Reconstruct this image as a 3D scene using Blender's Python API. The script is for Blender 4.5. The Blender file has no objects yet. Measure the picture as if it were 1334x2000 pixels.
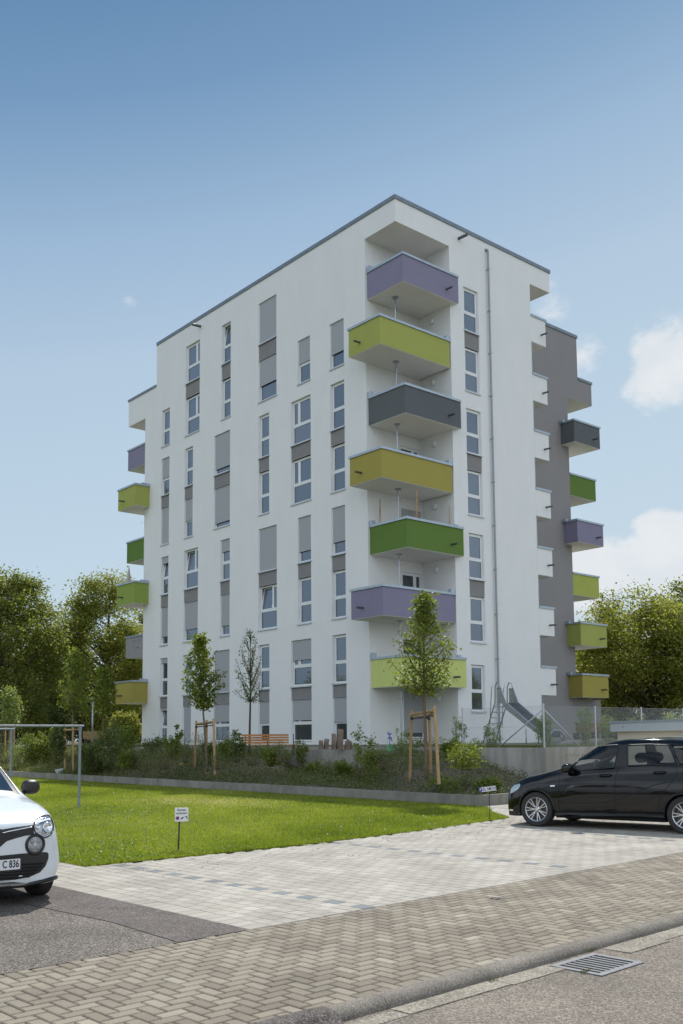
import bpy, bmesh, math, random
import numpy as np
from mathutils import Vector, Matrix
from mathutils.bvhtree import BVHTree
from mathutils.geometry import tessellate_polygon
S = bpy.context.scene
COL = S.collection
PI = math.pi
R = math.radians

# ------------------------------------------------------------------ camera
F, PPY, PITCH, ROLL, YAW = 1889.2, 1257.7, 0.0970630, -0.00870818, 0.706496
CZ = 1.6
fw = np.array([0, math.cos(PITCH), math.sin(PITCH)])
up0 = np.array([0, -math.sin(PITCH), math.cos(PITCH)])
rv = np.array([math.cos(ROLL), 0, 0]) + up0 * math.sin(ROLL)
uv = -np.array([math.sin(ROLL), 0, 0]) + up0 * math.cos(ROLL)
cam = bpy.data.cameras.new('camera')
camo = bpy.data.objects.new('camera', cam)
COL.objects.link(camo)
cam.sensor_fit = 'HORIZONTAL'
cam.sensor_width = 36
cam.lens = F / 1334 * 36
cam.shift_y = (PPY - 1000) / 1334
cam.clip_end = 3000
cam.clip_start = 0.05
camo.matrix_world = Matrix(((rv[0], uv[0], -fw[0], 0), (rv[1], uv[1], -fw[1], 0), (rv[2], uv[2], -fw[2], CZ), (0, 0, 0, 1)))
S.camera = camo

# ------------------------------------------------------------------ world and sun
SUN_AZ, SUN_EL = R(3.5), R(55)
EXPOSURE = 0.5
SKY_STRENGTH = 0.10
SUN_STRENGTH = 3.2
FILL_CLOUD = .85
w = bpy.data.worlds.new('World')
S.world = w
w.use_nodes = True
nt = w.node_tree
nt.nodes.clear()
def wn(t, **k):
    n = nt.nodes.new(t)
    for a, b in k.items():
        setattr(n, a, b)
    return n
sky = wn('ShaderNodeTexSky', sky_type='NISHITA', sun_disc=False, sun_elevation=SUN_EL, sun_rotation=SUN_AZ,
         altitude=200, air_density=1.0, dust_density=0.6, ozone_density=1.6)
tc = wn('ShaderNodeTexCoord')
bg = wn('ShaderNodeBackground')
wo = wn('ShaderNodeOutputWorld')
bg.inputs['Strength'].default_value = SKY_STRENGTH
def wmath(op, a, b=None, clamp=False):
    n = wn('ShaderNodeMath', operation=op, use_clamp=clamp)
    for i, v in enumerate((a, b)):
        if v is None:
            continue
        if isinstance(v, (int, float)):
            n.inputs[i].default_value = v
        else:
            nt.links.new(v, n.inputs[i])
    return n.outputs[0]
def wvec(op, a, b=None):
    n = wn('ShaderNodeVectorMath', operation=op)
    for i, v in enumerate((a, b)):
        if v is None:
            continue
        if isinstance(v, (tuple, list)):
            n.inputs[i].default_value = v
        else:
            nt.links.new(v, n.inputs[i])
    return n
def direction(x, y):
    d = fw + rv * (x - 667) / F - uv * (y - PPY) / F
    return d / np.linalg.norm(d)
DIR = tc.outputs['Generated']
noise = wn('ShaderNodeTexNoise')
noise.inputs['Scale'].default_value = 13.0
noise.inputs['Detail'].default_value = 9
noise.inputs['Roughness'].default_value = 0.62
mp = wn('ShaderNodeMapping')
mp.inputs['Scale'].default_value = (1, 1, 1.5)
nt.links.new(DIR, mp.inputs['Vector'])
nt.links.new(mp.outputs[0], noise.inputs['Vector'])
# cumulus: each an angular blob (azimuth radius, elevation radius, weight) broken up by the noise
CLOUDS = [(1310, 712, .045, .045, 1.0), (1145, 708, .030, .028, .85), (1075, 585, .02, .025, .45), (1305, 1030, .034, .022, 1.35),
          (1150, 1125, .055, .050, 1.15), (1250, 1120, .07, .045, 1.1), (1330, 1130, .06, .055, 1.1), (1200, 1230, .08, .05, .75),
          (1145, 1270, .05, .04, .9), (252, 592, .012, .010, .8), (1190, 520, .012, .01, .12)]
tot = None
for (cx, cy, ra, re, wt) in CLOUDS:
    d = direction(cx, cy)
    az = math.atan2(d[0], d[1]); 
    east = (math.cos(az), -math.sin(az), 0)
    upd = np.cross(np.array(east), d)
    dd = wvec('SUBTRACT', DIR, tuple(d))
    a = wvec('DOT_PRODUCT', dd.outputs[0], tuple(np.array(east) / ra)).outputs['Value']
    b = wvec('DOT_PRODUCT', dd.outputs[0], tuple(upd / re)).outputs['Value']
    q = wmath('ADD', wmath('MULTIPLY', a, a), wmath('MULTIPLY', b, b))
    m = wmath('MULTIPLY', wmath('MAXIMUM', wmath('SUBTRACT', 1.0, wmath('MULTIPLY', q, .55)), 0.0), wt)
    facing = wmath('GREATER_THAN', wvec('DOT_PRODUCT', DIR, tuple(d)).outputs['Value'], 0.5)
    m = wmath('MULTIPLY', m, facing)
    tot = m if tot is None else wmath('MAXIMUM', tot, m)
dens = wmath('ADD', wmath('MULTIPLY', tot, 0.62), wmath('MULTIPLY', wmath('SUBTRACT', noise.outputs['Fac'], 0.5), 1.5))
ramp = wn('ShaderNodeMapRange', interpolation_type='SMOOTHSTEP')
ramp.inputs['From Min'].default_value = 0.26
ramp.inputs['From Max'].default_value = 0.60
nt.links.new(dens, ramp.inputs['Value'])
cl = wmath('MULTIPLY', ramp.outputs[0], wmath('GREATER_THAN', tot, 0.001))
cl = wmath('MULTIPLY', cl, 0.9)
n2 = wn('ShaderNodeTexNoise')
n2.inputs['Scale'].default_value = 22
n2.inputs['Detail'].default_value = 5
nt.links.new(mp.outputs[0], n2.inputs['Vector'])
cc = wn('ShaderNodeMix', data_type='RGBA')
nt.links.new(n2.outputs['Fac'], cc.inputs['Factor'])
CLOUD_A = tuple(c * 10 / 2 ** EXPOSURE for c in (.68, .74, .79)) + (1,)
CLOUD_B = tuple(c * 10 / 2 ** EXPOSURE for c in (.90, .91, .92)) + (1,)
cc.inputs[6].default_value = CLOUD_A
cc.inputs[7].default_value = CLOUD_B
sepd = wn('ShaderNodeSeparateXYZ')
nt.links.new(DIR, sepd.inputs[0])
pos = wmath('SUBTRACT', sepd.outputs['Z'], wmath('MULTIPLY', wmath('MINIMUM', wmath('MAXIMUM', sepd.outputs['X'], -.5), .5), .17))
gr = wn('ShaderNodeValToRGB')
GRAD = [(0.0, (.64, .73, .80)), (.12, (.585, .71, .81)), (.26, (.53, .675, .80)), (.40, (.47, .61, .76)), (.50, (.345, .50, .69)), (.60, (.185, .335, .54)), (.70, (.10, .225, .42)), (1.0, (.085, .20, .38))]
while len(gr.color_ramp.elements) < len(GRAD): gr.color_ramp.elements.new(.5)
for e, (q_, c_) in zip(gr.color_ramp.elements, GRAD):
    e.position = q_; e.color = (*c_, 1)
nt.links.new(pos, gr.inputs['Fac'])
GAIN = 10 / 2 ** EXPOSURE
g10 = wvec('SCALE', gr.outputs[0]); g10.inputs['Scale'].default_value = GAIN * .93
nsk = wvec('SCALE', sky.outputs[0]); nsk.inputs['Scale'].default_value = .03
tint = wvec('ADD', g10.outputs[0], nsk.outputs[0])
# unseen bright bluish clouds added behind the camera to lift the shaded facades
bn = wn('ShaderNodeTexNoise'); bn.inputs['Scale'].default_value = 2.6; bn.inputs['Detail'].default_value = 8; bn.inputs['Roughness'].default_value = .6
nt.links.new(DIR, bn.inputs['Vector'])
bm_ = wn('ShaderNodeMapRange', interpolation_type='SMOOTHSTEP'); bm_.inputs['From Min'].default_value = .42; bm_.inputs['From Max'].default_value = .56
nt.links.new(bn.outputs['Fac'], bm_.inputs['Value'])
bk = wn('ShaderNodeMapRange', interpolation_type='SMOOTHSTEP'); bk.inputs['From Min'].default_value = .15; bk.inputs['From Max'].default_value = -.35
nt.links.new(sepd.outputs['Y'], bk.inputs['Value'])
bcl = wmath('MULTIPLY', wmath('MULTIPLY', bm_.outputs[0], bk.outputs[0]), FILL_CLOUD)
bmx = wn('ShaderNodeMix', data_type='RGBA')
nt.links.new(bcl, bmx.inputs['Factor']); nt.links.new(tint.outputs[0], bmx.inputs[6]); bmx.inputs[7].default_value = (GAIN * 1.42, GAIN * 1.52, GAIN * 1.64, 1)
mx = wn('ShaderNodeMix', data_type='RGBA')
nt.links.new(cl, mx.inputs['Factor'])
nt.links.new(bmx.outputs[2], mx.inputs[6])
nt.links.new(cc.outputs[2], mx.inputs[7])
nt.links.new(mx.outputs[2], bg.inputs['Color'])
nt.links.new(bg.outputs[0], wo.inputs[0])

sun = bpy.data.lights.new('sun', 'SUN')
sun.energy = SUN_STRENGTH
sun.angle = R(0.5)
sun.color = (1, .96, .9)
suno = bpy.data.objects.new('sun', sun)
COL.objects.link(suno)
sd = Vector((math.sin(SUN_AZ) * math.cos(SUN_EL), math.cos(SUN_AZ) * math.cos(SUN_EL), math.sin(SUN_EL)))
suno.rotation_euler = sd.to_track_quat('Z', 'Y').to_euler()
S.view_settings.view_transform = 'Standard'
S.view_settings.look = 'None'
S.view_settings.gamma = 1
S.view_settings.exposure = EXPOSURE
S.render.engine = 'CYCLES'
S.cycles.max_bounces = 8
S.cycles.transparent_max_bounces = 12

# ------------------------------------------------------------------ frames: building frame (r along the right facade, l along the left facade)
dR = np.array([math.cos(YAW), math.sin(YAW), 0])
dL = np.array([-math.sin(YAW), math.cos(YAW), 0])
K = np.array([2.42569754, 39.0, 0.0])
def BW(r, l, z=0):
    return K + dR * r + dL * l + np.array([0, 0, z])
BMAT = Matrix.Translation(Vector(K)) @ Matrix.Rotation(YAW, 4, 'Z')
def ray(x, y):
    return fw + rv * (x - 667) / F - uv * (y - PPY) / F
def at(x, y, Y):          # world point seen at photo pixel (x, y) at depth Y
    d = ray(x, y)
    return np.array([0, 0, CZ]) + d * Y / d[1]
def gnd(x, y, z=0):
    d = ray(x, y)
    return np.array([0, 0, CZ]) + d * (z - CZ) / d[2]

# ------------------------------------------------------------------ object helpers
def tag(o, label=None, cat=None, group=None, kind=None):
    if label: o['label'] = label
    if cat: o['category'] = cat
    if group: o['group'] = group
    if kind: o['kind'] = kind
    return o
def empty(name, loc, rz=0, **k):
    o = bpy.data.objects.new(name, None)
    COL.objects.link(o)
    o.location = Vector(loc)
    o.rotation_euler.z = rz
    o.empty_display_size = .3
    return tag(o, **k)
class MB:
    def __init__(s):
        s.v, s.f, s.m = [], [], []
        s.mi = 0
    def add(s, vs, fs):
        b = len(s.v)
        s.v += [tuple(map(float, p)) for p in vs]
        s.f += [tuple(b + i for i in f) for f in fs]
        s.m += [s.mi] * len(fs)
        return s
    def box(s, a, b, bev=0):
        x0, x1 = sorted((a[0], b[0])); y0, y1 = sorted((a[1], b[1])); z0, z1 = sorted((a[2], b[2]))
        vs = [(x0, y0, z0), (x1, y0, z0), (x1, y1, z0), (x0, y1, z0), (x0, y0, z1), (x1, y0, z1), (x1, y1, z1), (x0, y1, z1)]
        return s.add(vs, [(3, 2, 1, 0), (4, 5, 6, 7), (0, 1, 5, 4), (1, 2, 6, 5), (2, 3, 7, 6), (3, 0, 4, 7)])
    def quad(s, a, b, c, d):
        return s.add([a, b, c, d], [(0, 1, 2, 3)])
    def tube(s, pts, r, n=8, caps=True):
        pts = [Vector(p) for p in pts]
        rs = r if isinstance(r, (list, tuple)) else [r] * len(pts)
        rings = []
        prev = None
        vs = []
        for i, p in enumerate(pts):
            t = (pts[min(i + 1, len(pts) - 1)] - pts[max(i - 1, 0)])
            if t.length < 1e-9: t = Vector((0, 0, 1))
            t.normalize()
            if prev is None:
                a = Vector((0, 0, 1)) if abs(t.z) < .9 else Vector((1, 0, 0))
                u = t.cross(a).normalized()
            else:
                u = (prev - t * prev.dot(t))
                u = u.normalized() if u.length > 1e-6 else t.orthogonal().normalized()
            prev = u
            q = t.cross(u)
            for k in range(n):
                a = 2 * PI * k / n
                vs.append(p + (u * math.cos(a) + q * math.sin(a)) * rs[i])
        fs = []
        for i in range(len(pts) - 1):
            for k in range(n):
                a, b = i * n + k, i * n + (k + 1) % n
                fs.append((a, b, b + n, a + n))
        if caps:
            fs.append(tuple(reversed(range(n))))
            fs.append(tuple(range((len(pts) - 1) * n, len(pts) * n)))
        return s.add(vs, fs)
    def lathe(s, prof, n=24, c=(0, 0, 0), axis='z', caps=True):
        vs = []
        for (r, h) in prof:
            for k in range(n):
                a = 2 * PI * k / n
                x, y = r * math.cos(a), r * math.sin(a)
                p = (x, y, h) if axis == 'z' else ((h, x, y) if axis == 'x' else (y, h, x))
                vs.append((p[0] + c[0], p[1] + c[1], p[2] + c[2]))
        fs = []
        for i in range(len(prof) - 1):
            for k in range(n):
                a, b = i * n + k, i * n + (k + 1) % n
                fs.append((a, b, b + n, a + n))
        if caps and prof[0][0] > 1e-6: fs.append(tuple(reversed(range(n))))
        if caps and prof[-1][0] > 1e-6: fs.append(tuple(range((len(prof) - 1) * n, len(prof) * n)))
        return s.add(vs, fs)
    def build(s, name, mats, parent=None, smooth=False, auto=False, bevel=0, recalc=False, **k):
        me = bpy.data.meshes.new(name)
        me.from_pydata(s.v, [], s.f)
        mats = mats if isinstance(mats, (list, tuple)) else [mats]
        for m in mats: me.materials.append(m)
        if len(mats) > 1: me.polygons.foreach_set('material_index', s.m)
        if recalc:
            bm = bmesh.new(); bm.from_mesh(me); bmesh.ops.recalc_face_normals(bm, faces=bm.faces); bm.to_mesh(me); bm.free()
        if smooth: me.polygons.foreach_set('use_smooth', [True] * len(me.polygons))
        me.update()
        o = bpy.data.objects.new(name, me)
        COL.objects.link(o)
        if parent: o.parent = parent
        if auto:
            me.polygons.foreach_set('use_smooth', [True] * len(me.polygons))
            me.set_sharp_from_angle(angle=R(38))
        if bevel:
            b = o.modifiers.new('bevel', 'BEVEL'); b.width = bevel; b.segments = 2; b.limit_method = 'ANGLE'
        return tag(o, **k)
def fast_mesh(name, verts, nper, mat, parent=None, attr=None, **k):
    """verts (N*nper,3) -> N separate polygons with nper corners; attr (N,) float per face named 'v'"""
    verts = np.asarray(verts, dtype=np.float32)
    n = len(verts) // nper
    me = bpy.data.meshes.new(name)
    me.vertices.add(len(verts)); me.vertices.foreach_set('co', verts.ravel())
    me.loops.add(n * nper); me.loops.foreach_set('vertex_index', np.arange(n * nper, dtype=np.int32))
    me.polygons.add(n); me.polygons.foreach_set('loop_start', np.arange(0, n * nper, nper, dtype=np.int32))
    me.update(calc_edges=True)
    if attr is not None:
        a = me.attributes.new('v', 'FLOAT', 'FACE'); a.data.foreach_set('value', np.asarray(attr, dtype=np.float32))
    me.materials.append(mat)
    o = bpy.data.objects.new(name, me)
    COL.objects.link(o)
    if parent: o.parent = parent
    return tag(o, **k)
def copy_tree(o, parent=None):
    c = o.copy(); COL.objects.link(c)
    if parent: c.parent = parent
    for ch in o.children: copy_tree(ch, c)
    return c

# ------------------------------------------------------------------ materials
def srgb(r, g, b):
    f = lambda c: (c / 255 / 12.92) if c <= 10 else (((c / 255) + .055) / 1.055) ** 2.4
    return (f(r), f(g), f(b), 1)
def mat(name, col, rough=.7, metal=0, spec=.5, col2=None, nscale=3, bump=0, bscale=60, bdist=.01, coat=0, detail=6, transl=0, rr=None):
    m = bpy.data.materials.new(name); m.use_nodes = True
    N = m.node_tree.nodes; L = m.node_tree.links
    p = N['Principled BSDF']
    p.inputs['Base Color'].default_value = (*col[:3], 1)
    p.inputs['Roughness'].default_value = rough
    p.inputs['Metallic'].default_value = metal
    p.inputs['Specular IOR Level'].default_value = spec
    if coat: p.inputs['Coat Weight'].default_value = coat; p.inputs['Coat Roughness'].default_value = .03
    t = N.new('ShaderNodeTexCoord')
    if col2 is not None:
        n = N.new('ShaderNodeTexNoise'); n.inputs['Scale'].default_value = nscale; n.inputs['Detail'].default_value = detail
        n.inputs['Roughness'].default_value = .6
        L.new(t.outputs['Object'], n.inputs['Vector'])
        mr = N.new('ShaderNodeMapRange'); mr.inputs['From Min'].default_value = .32; mr.inputs['From Max'].default_value = .68
        L.new(n.outputs['Fac'], mr.inputs['Value'])
        x = N.new('ShaderNodeMix'); x.data_type = 'RGBA'
        x.inputs[6].default_value = (*col[:3], 1); x.inputs[7].default_value = (*col2[:3], 1)
        L.new(mr.outputs[0], x.inputs['Factor']); L.new(x.outputs[2], p.inputs['Base Color'])
    if bump:
        n = N.new('ShaderNodeTexNoise'); n.inputs['Scale'].default_value = bscale; n.inputs['Detail'].default_value = 4
        L.new(t.outputs['Object'], n.inputs['Vector'])
        b = N.new('ShaderNodeBump'); b.inputs['Strength'].default_value = bump; b.inputs['Distance'].default_value = bdist
        L.new(n.outputs['Fac'], b.inputs['Height']); L.new(b.outputs[0], p.inputs['Normal'])
    return m
def attr_mat(name, cols, rough=.8, transl=0, attr='v', grain=0, gscale=300, bump=0, tcol=None, spec=.3):
    """colour by the per-face value 'v' through a ramp; optional translucency for leaves, grain for stone"""
    m = bpy.data.materials.new(name); m.use_nodes = True
    N = m.node_tree.nodes; L = m.node_tree.links
    p = N['Principled BSDF']; p.inputs['Roughness'].default_value = rough; p.inputs['Specular IOR Level'].default_value = spec
    a = N.new('ShaderNodeAttribute'); a.attribute_name = attr
    r = N.new('ShaderNodeValToRGB')
    while len(r.color_ramp.elements) < len(cols): r.color_ramp.elements.new(.5)
    for e, (pos, c) in zip(r.color_ramp.elements, cols): e.position = pos; e.color = (*c[:3], 1)
    L.new(a.outputs['Fac'], r.inputs['Fac'])
    out = r.outputs[0]
    t = N.new('ShaderNodeTexCoord')
    if grain:
        n = N.new('ShaderNodeTexNoise'); n.inputs['Scale'].default_value = gscale; n.inputs['Detail'].default_value = 3; n.inputs['Roughness'].default_value = .8
        L.new(t.outputs['Object'], n.inputs['Vector'])
        mr = N.new('ShaderNodeMapRange'); mr.inputs['From Min'].default_value = .3; mr.inputs['From Max'].default_value = .7
        mr.inputs['To Min'].default_value = 1 - grain; mr.inputs['To Max'].default_value = 1 + grain
        L.new(n.outputs['Fac'], mr.inputs['Value'])
        n3 = N.new('ShaderNodeTexNoise'); n3.inputs['Scale'].default_value = 1.3; n3.inputs['Detail'].default_value = 6
        L.new(t.outputs['Object'], n3.inputs['Vector'])
        mr3 = N.new('ShaderNodeMapRange'); mr3.inputs['From Min'].default_value = .3; mr3.inputs['From Max'].default_value = .7
        mr3.inputs['To Min'].default_value = .80; mr3.inputs['To Max'].default_value = 1.12
        L.new(n3.outputs['Fac'], mr3.inputs['Value'])
        mm = N.new('ShaderNodeMath'); mm.operation = 'MULTIPLY'; L.new(mr.outputs[0], mm.inputs[0]); L.new(mr3.outputs[0], mm.inputs[1])
        vm = N.new('ShaderNodeVectorMath'); vm.operation = 'SCALE'
        L.new(out, vm.inputs[0]); L.new(mm.outputs[0], vm.inputs['Scale']); out = vm.outputs[0]
        if bump:
            b = N.new('ShaderNodeBump'); b.inputs['Strength'].default_value = bump; b.inputs['Distance'].default_value = .004
            L.new(n.outputs['Fac'], b.inputs['Height']); L.new(b.outputs[0], p.inputs['Normal'])
    L.new(out, p.inputs['Base Color'])
    if transl:
        tr = N.new('ShaderNodeBsdfTranslucent'); mxs = N.new('ShaderNodeMixShader'); mxs.inputs[0].default_value = transl
        hs = N.new('ShaderNodeVectorMath'); hs.operation = 'MULTIPLY'; hs.inputs[1].default_value = tcol or (1.5, 1.6, .5)
        L.new(out, hs.inputs[0]); L.new(hs.outputs[0], tr.inputs['Color'])
        o = N['Material Output']
        L.new(p.outputs[0], mxs.inputs[1]); L.new(tr.outputs[0], mxs.inputs[2]); L.new(mxs.outputs[0], o.inputs['Surface'])
    return m
M = {}
M['render'] = mat('white_render', (.80, .80, .79), .9, col2=(.765, .77, .765), nscale=.7, bump=.25, bscale=90, bdist=.004, spec=.2)
def streaks(m, lo=.93, hi=1.02, sc=(1.6, 1.6, .12)):
    N = m.node_tree.nodes; L = m.node_tree.links; p = N['Principled BSDF']
    t = N.new('ShaderNodeTexCoord'); mp_ = N.new('ShaderNodeMapping'); mp_.inputs['Scale'].default_value = sc; L.new(t.outputs['Object'], mp_.inputs[0])
    n = N.new('ShaderNodeTexNoise'); n.inputs['Scale'].default_value = 2.0; n.inputs['Detail'].default_value = 7; n.inputs['Roughness'].default_value = .65; L.new(mp_.outputs[0], n.inputs['Vector'])
    mr = N.new('ShaderNodeMapRange'); mr.inputs['From Min'].default_value = .35; mr.inputs['From Max'].default_value = .6; mr.inputs['To Min'].default_value = lo; mr.inputs['To Max'].default_value = hi; L.new(n.outputs['Fac'], mr.inputs['Value'])
    old = p.inputs['Base Color'].links[0].from_socket
    vm = N.new('ShaderNodeVectorMath'); vm.operation = 'SCALE'; L.new(old, vm.inputs[0]); L.new(mr.outputs[0], vm.inputs['Scale']); L.new(vm.outputs[0], p.inputs['Base Color'])
streaks(M['render'], .982, 1.004, (.9, .9, .22))
M['soffit'] = mat('soffit_render', (.78, .76, .72), .9, col2=(.74, .725, .69), nscale=1.2, spec=.2)
M['greyrender'] = mat('grey_render', (.285, .27, .272), .9, col2=(.265, .252, .255), nscale=.8, bump=.25, bscale=90, bdist=.004, spec=.2)
M['panel'] = mat('grey_panel', (.255, .25, .25), .85, col2=(.235, .23, .232), nscale=2, spec=.2)
M['pvc'] = mat('white_frame', (.78, .79, .80), .35)
M['pipe'] = mat('downpipe_zinc', (.30, .33, .36), .45, metal=.4, col2=(.24, .27, .30), nscale=6)
M['zinc'] = mat('zinc_sheet', (.23, .265, .30), .45, metal=.5, col2=(.18, .21, .24), nscale=4, bump=.1, bscale=15)
M['galv'] = mat('galvanised_steel', (.42, .45, .48), .38, metal=.8, col2=(.33, .36, .39), nscale=14)
M['galv_pale'] = mat('pale_galvanised', (.55, .57, .58), .5, metal=.25, col2=(.46, .48, .49), nscale=10)
M['dark'] = mat('dark_metal', (.03, .03, .035), .4, metal=.3)
M['lampw'] = mat('opal_lamp', (.72, .72, .72), .3)
M['concrete'] = mat('concrete', (.36, .345, .31), .9, col2=(.24, .225, .20), nscale=1.6, bump=.3, bscale=40, bdist=.006)
M['concrete2'] = mat('pale_concrete', (.44, .43, .40), .9, col2=(.34, .33, .30), nscale=2.5, bump=.3, bscale=50, bdist=.005)
M['asphalt'] = None
def grit(name, c1, c2, c3, scale=220, big=1.2):
    m = bpy.data.materials.new(name); m.use_nodes = True
    N = m.node_tree.nodes; L = m.node_tree.links; p = N['Principled BSDF']; p.inputs['Roughness'].default_value = .92; p.inputs['Specular IOR Level'].default_value = .25
    t = N.new('ShaderNodeTexCoord')
    v = N.new('ShaderNodeTexVoronoi'); v.inputs['Scale'].default_value = scale; L.new(t.outputs['Object'], v.inputs['Vector'])
    sep = N.new('ShaderNodeSeparateColor'); L.new(v.outputs['Color'], sep.inputs[0])
    r = N.new('ShaderNodeValToRGB'); r.color_ramp.elements[0].color = (*c1, 1); r.color_ramp.elements[1].color = (*c3, 1)
    e = r.color_ramp.elements.new(.55); e.color = (*c2, 1)
    L.new(sep.outputs[0], r.inputs[0])
    n = N.new('ShaderNodeTexNoise'); n.inputs['Scale'].default_value = big; n.inputs['Detail'].default_value = 8; n.inputs['Roughness'].default_value = .65
    L.new(t.outputs['Object'], n.inputs['Vector'])
    mr = N.new('ShaderNodeMapRange'); mr.inputs['From Min'].default_value = .3; mr.inputs['From Max'].default_value = .7; mr.inputs['To Min'].default_value = .72; mr.inputs['To Max'].default_value = 1.18
    L.new(n.outputs['Fac'], mr.inputs['Value'])
    vm = N.new('ShaderNodeVectorMath'); vm.operation = 'SCALE'; L.new(r.outputs[0], vm.inputs[0]); L.new(mr.outputs[0], vm.inputs['Scale'])
    L.new(vm.outputs[0], p.inputs['Base Color'])
    b = N.new('ShaderNodeBump'); b.inputs['Strength'].default_value = .7; b.inputs['Distance'].default_value = .006
    L.new(v.outputs['Distance'], b.inputs['Height']); L.new(b.outputs[0], p.inputs['Normal'])
    return m
M['asphalt'] = grit('asphalt', (.07, .06, .052), (.135, .117, .10), (.33, .295, .255), 105, 1.0)
M['patch'] = grit('asphalt_patch', (.065, .055, .05), (.13, .112, .103), (.26, .23, .21), 120, 3)
M['road'] = grit('road_asphalt', (.125, .105, .086), (.195, .168, .138), (.35, .31, .26), 100, .9)
M['kerbstone'] = grit('kerbstone', (.15, .13, .11), (.225, .20, .17), (.36, .33, .28), 170, 2)
M['soil'] = grit('soil', (.08, .062, .045), (.15, .118, .088), (.27, .22, .165), 30, .9)
# window glass: reflective opaque pane, the dim room painted as its dark base
def glass(name, base, rough=.015, fac=.32):
    m = bpy.data.materials.new(name); m.use_nodes = True
    N = m.node_tree.nodes; L = m.node_tree.links; p = N['Principled BSDF']
    p.inputs['Base Color'].default_value = (*base, 1); p.inputs['Roughness'].default_value = .4
    oi = N.new('ShaderNodeObjectInfo'); rr = N.new('ShaderNodeValToRGB'); rr.color_ramp.elements[0].color = (*base, 1); rr.color_ramp.elements[0].position = .55; rr.color_ramp.elements[1].color = (.07, .07, .072, 1)
    L.new(oi.outputs['Random'], rr.inputs[0]); L.new(rr.outputs[0], p.inputs['Base Color'])
    g = N.new('ShaderNodeBsdfGlossy'); g.inputs['Roughness'].default_value = rough; g.inputs['Color'].default_value = (.72, .84, 1, 1)
    fr = N.new('ShaderNodeFresnel'); fr.inputs['IOR'].default_value = 1.5
    ad = N.new('ShaderNodeMath'); ad.operation = 'ADD'; ad.use_clamp = True; ad.inputs[1].default_value = fac; L.new(fr.outputs[0], ad.inputs[0])
    t = N.new('ShaderNodeTexCoord'); n = N.new('ShaderNodeTexNoise'); n.inputs['Scale'].default_value = .8; L.new(t.outputs['Object'], n.inputs['Vector'])
    b = N.new('ShaderNodeBump'); b.inputs['Strength'].default_value = .08; b.inputs['Distance'].default_value = .05
    L.new(n.outputs['Fac'], b.inputs['Height']); L.new(b.outputs[0], g.inputs['Normal'])
    mxs = N.new('ShaderNodeMixShader'); L.new(ad.outputs[0], mxs.inputs[0]); L.new(p.outputs[0], mxs.inputs[1]); L.new(g.outputs[0], mxs.inputs[2])
    L.new(mxs.outputs[0], N['Material Output'].inputs['Surface'])
    return m
M['glass'] = glass('window_glass', (.025, .03, .036), fac=.13)
M['glass_dark'] = glass('dark_window_glass', (.02, .02, .02), fac=.06)
# roller shutter: slatted aluminium, the shade between slats painted into the colour
def shutter_mat():
    m = mat('shutter_slats', (.40, .395, .40), .5, spec=.3)
    N = m.node_tree.nodes; L = m.node_tree.links; p = N['Principled BSDF']
    t = N.new('ShaderNodeTexCoord'); s = N.new('ShaderNodeSeparateXYZ'); L.new(t.outputs['Object'], s.inputs[0])
    a = N.new('ShaderNodeMath'); a.operation = 'MULTIPLY'; a.inputs[1].default_value = 1 / .055; L.new(s.outputs['Z'], a.inputs[0])
    f = N.new('ShaderNodeMath'); f.operation = 'FRACT'; L.new(a.outputs[0], f.inputs[0])
    r = N.new('ShaderNodeValToRGB'); r.color_ramp.elements[0].color = (.20, .20, .21, 1); r.color_ramp.elements[1].color = (.40, .41, .43, 1); r.color_ramp.elements[1].position = .3
    L.new(f.outputs[0], r.inputs[0]); L.new(r.outputs[0], p.inputs['Base Color'])
    return m
M['shutter'] = shutter_mat()
BC = {'violet': (.225, .21, .295), 'lime': (.335, .36, .10), 'slate': (.115, .125, .132), 'mustard': (.33, .285, .075),
      'green': (.115, .19, .045), 'pale': (.53, .58, .20), 'white': (.80, .80, .79), 'grey': (.27, .27, .275), 'leaf': (.25, .315, .075)}
for k, c in BC.items():
    c = tuple(min(.8, x * 1.12) for x in c)
    M['b_' + k] = mat('balcony_' + k, c, .9, col2=tuple(x * .93 for x in c), nscale=1.5, bump=.2, bscale=90, bdist=.004, spec=.2) if k != 'white' else M['render']
# ================================================================== THE APARTMENT BUILDING (built in its own frame: x = along right facade, y = along left facade)
BLD = empty('apartment_building', K, YAW, label='white eight storey apartment block with coloured corner balconies', cat='building')
TOP, BAND = 24.42, 21.93
FL = lambda n: 1.13 + 2.853 * n                # window sill level of floor n (left facade)
SILL = [1.45, 3.97, 6.82, 9.66, 12.49, 15.33, 18.16, 21.12]
HW = 2.13
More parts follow.
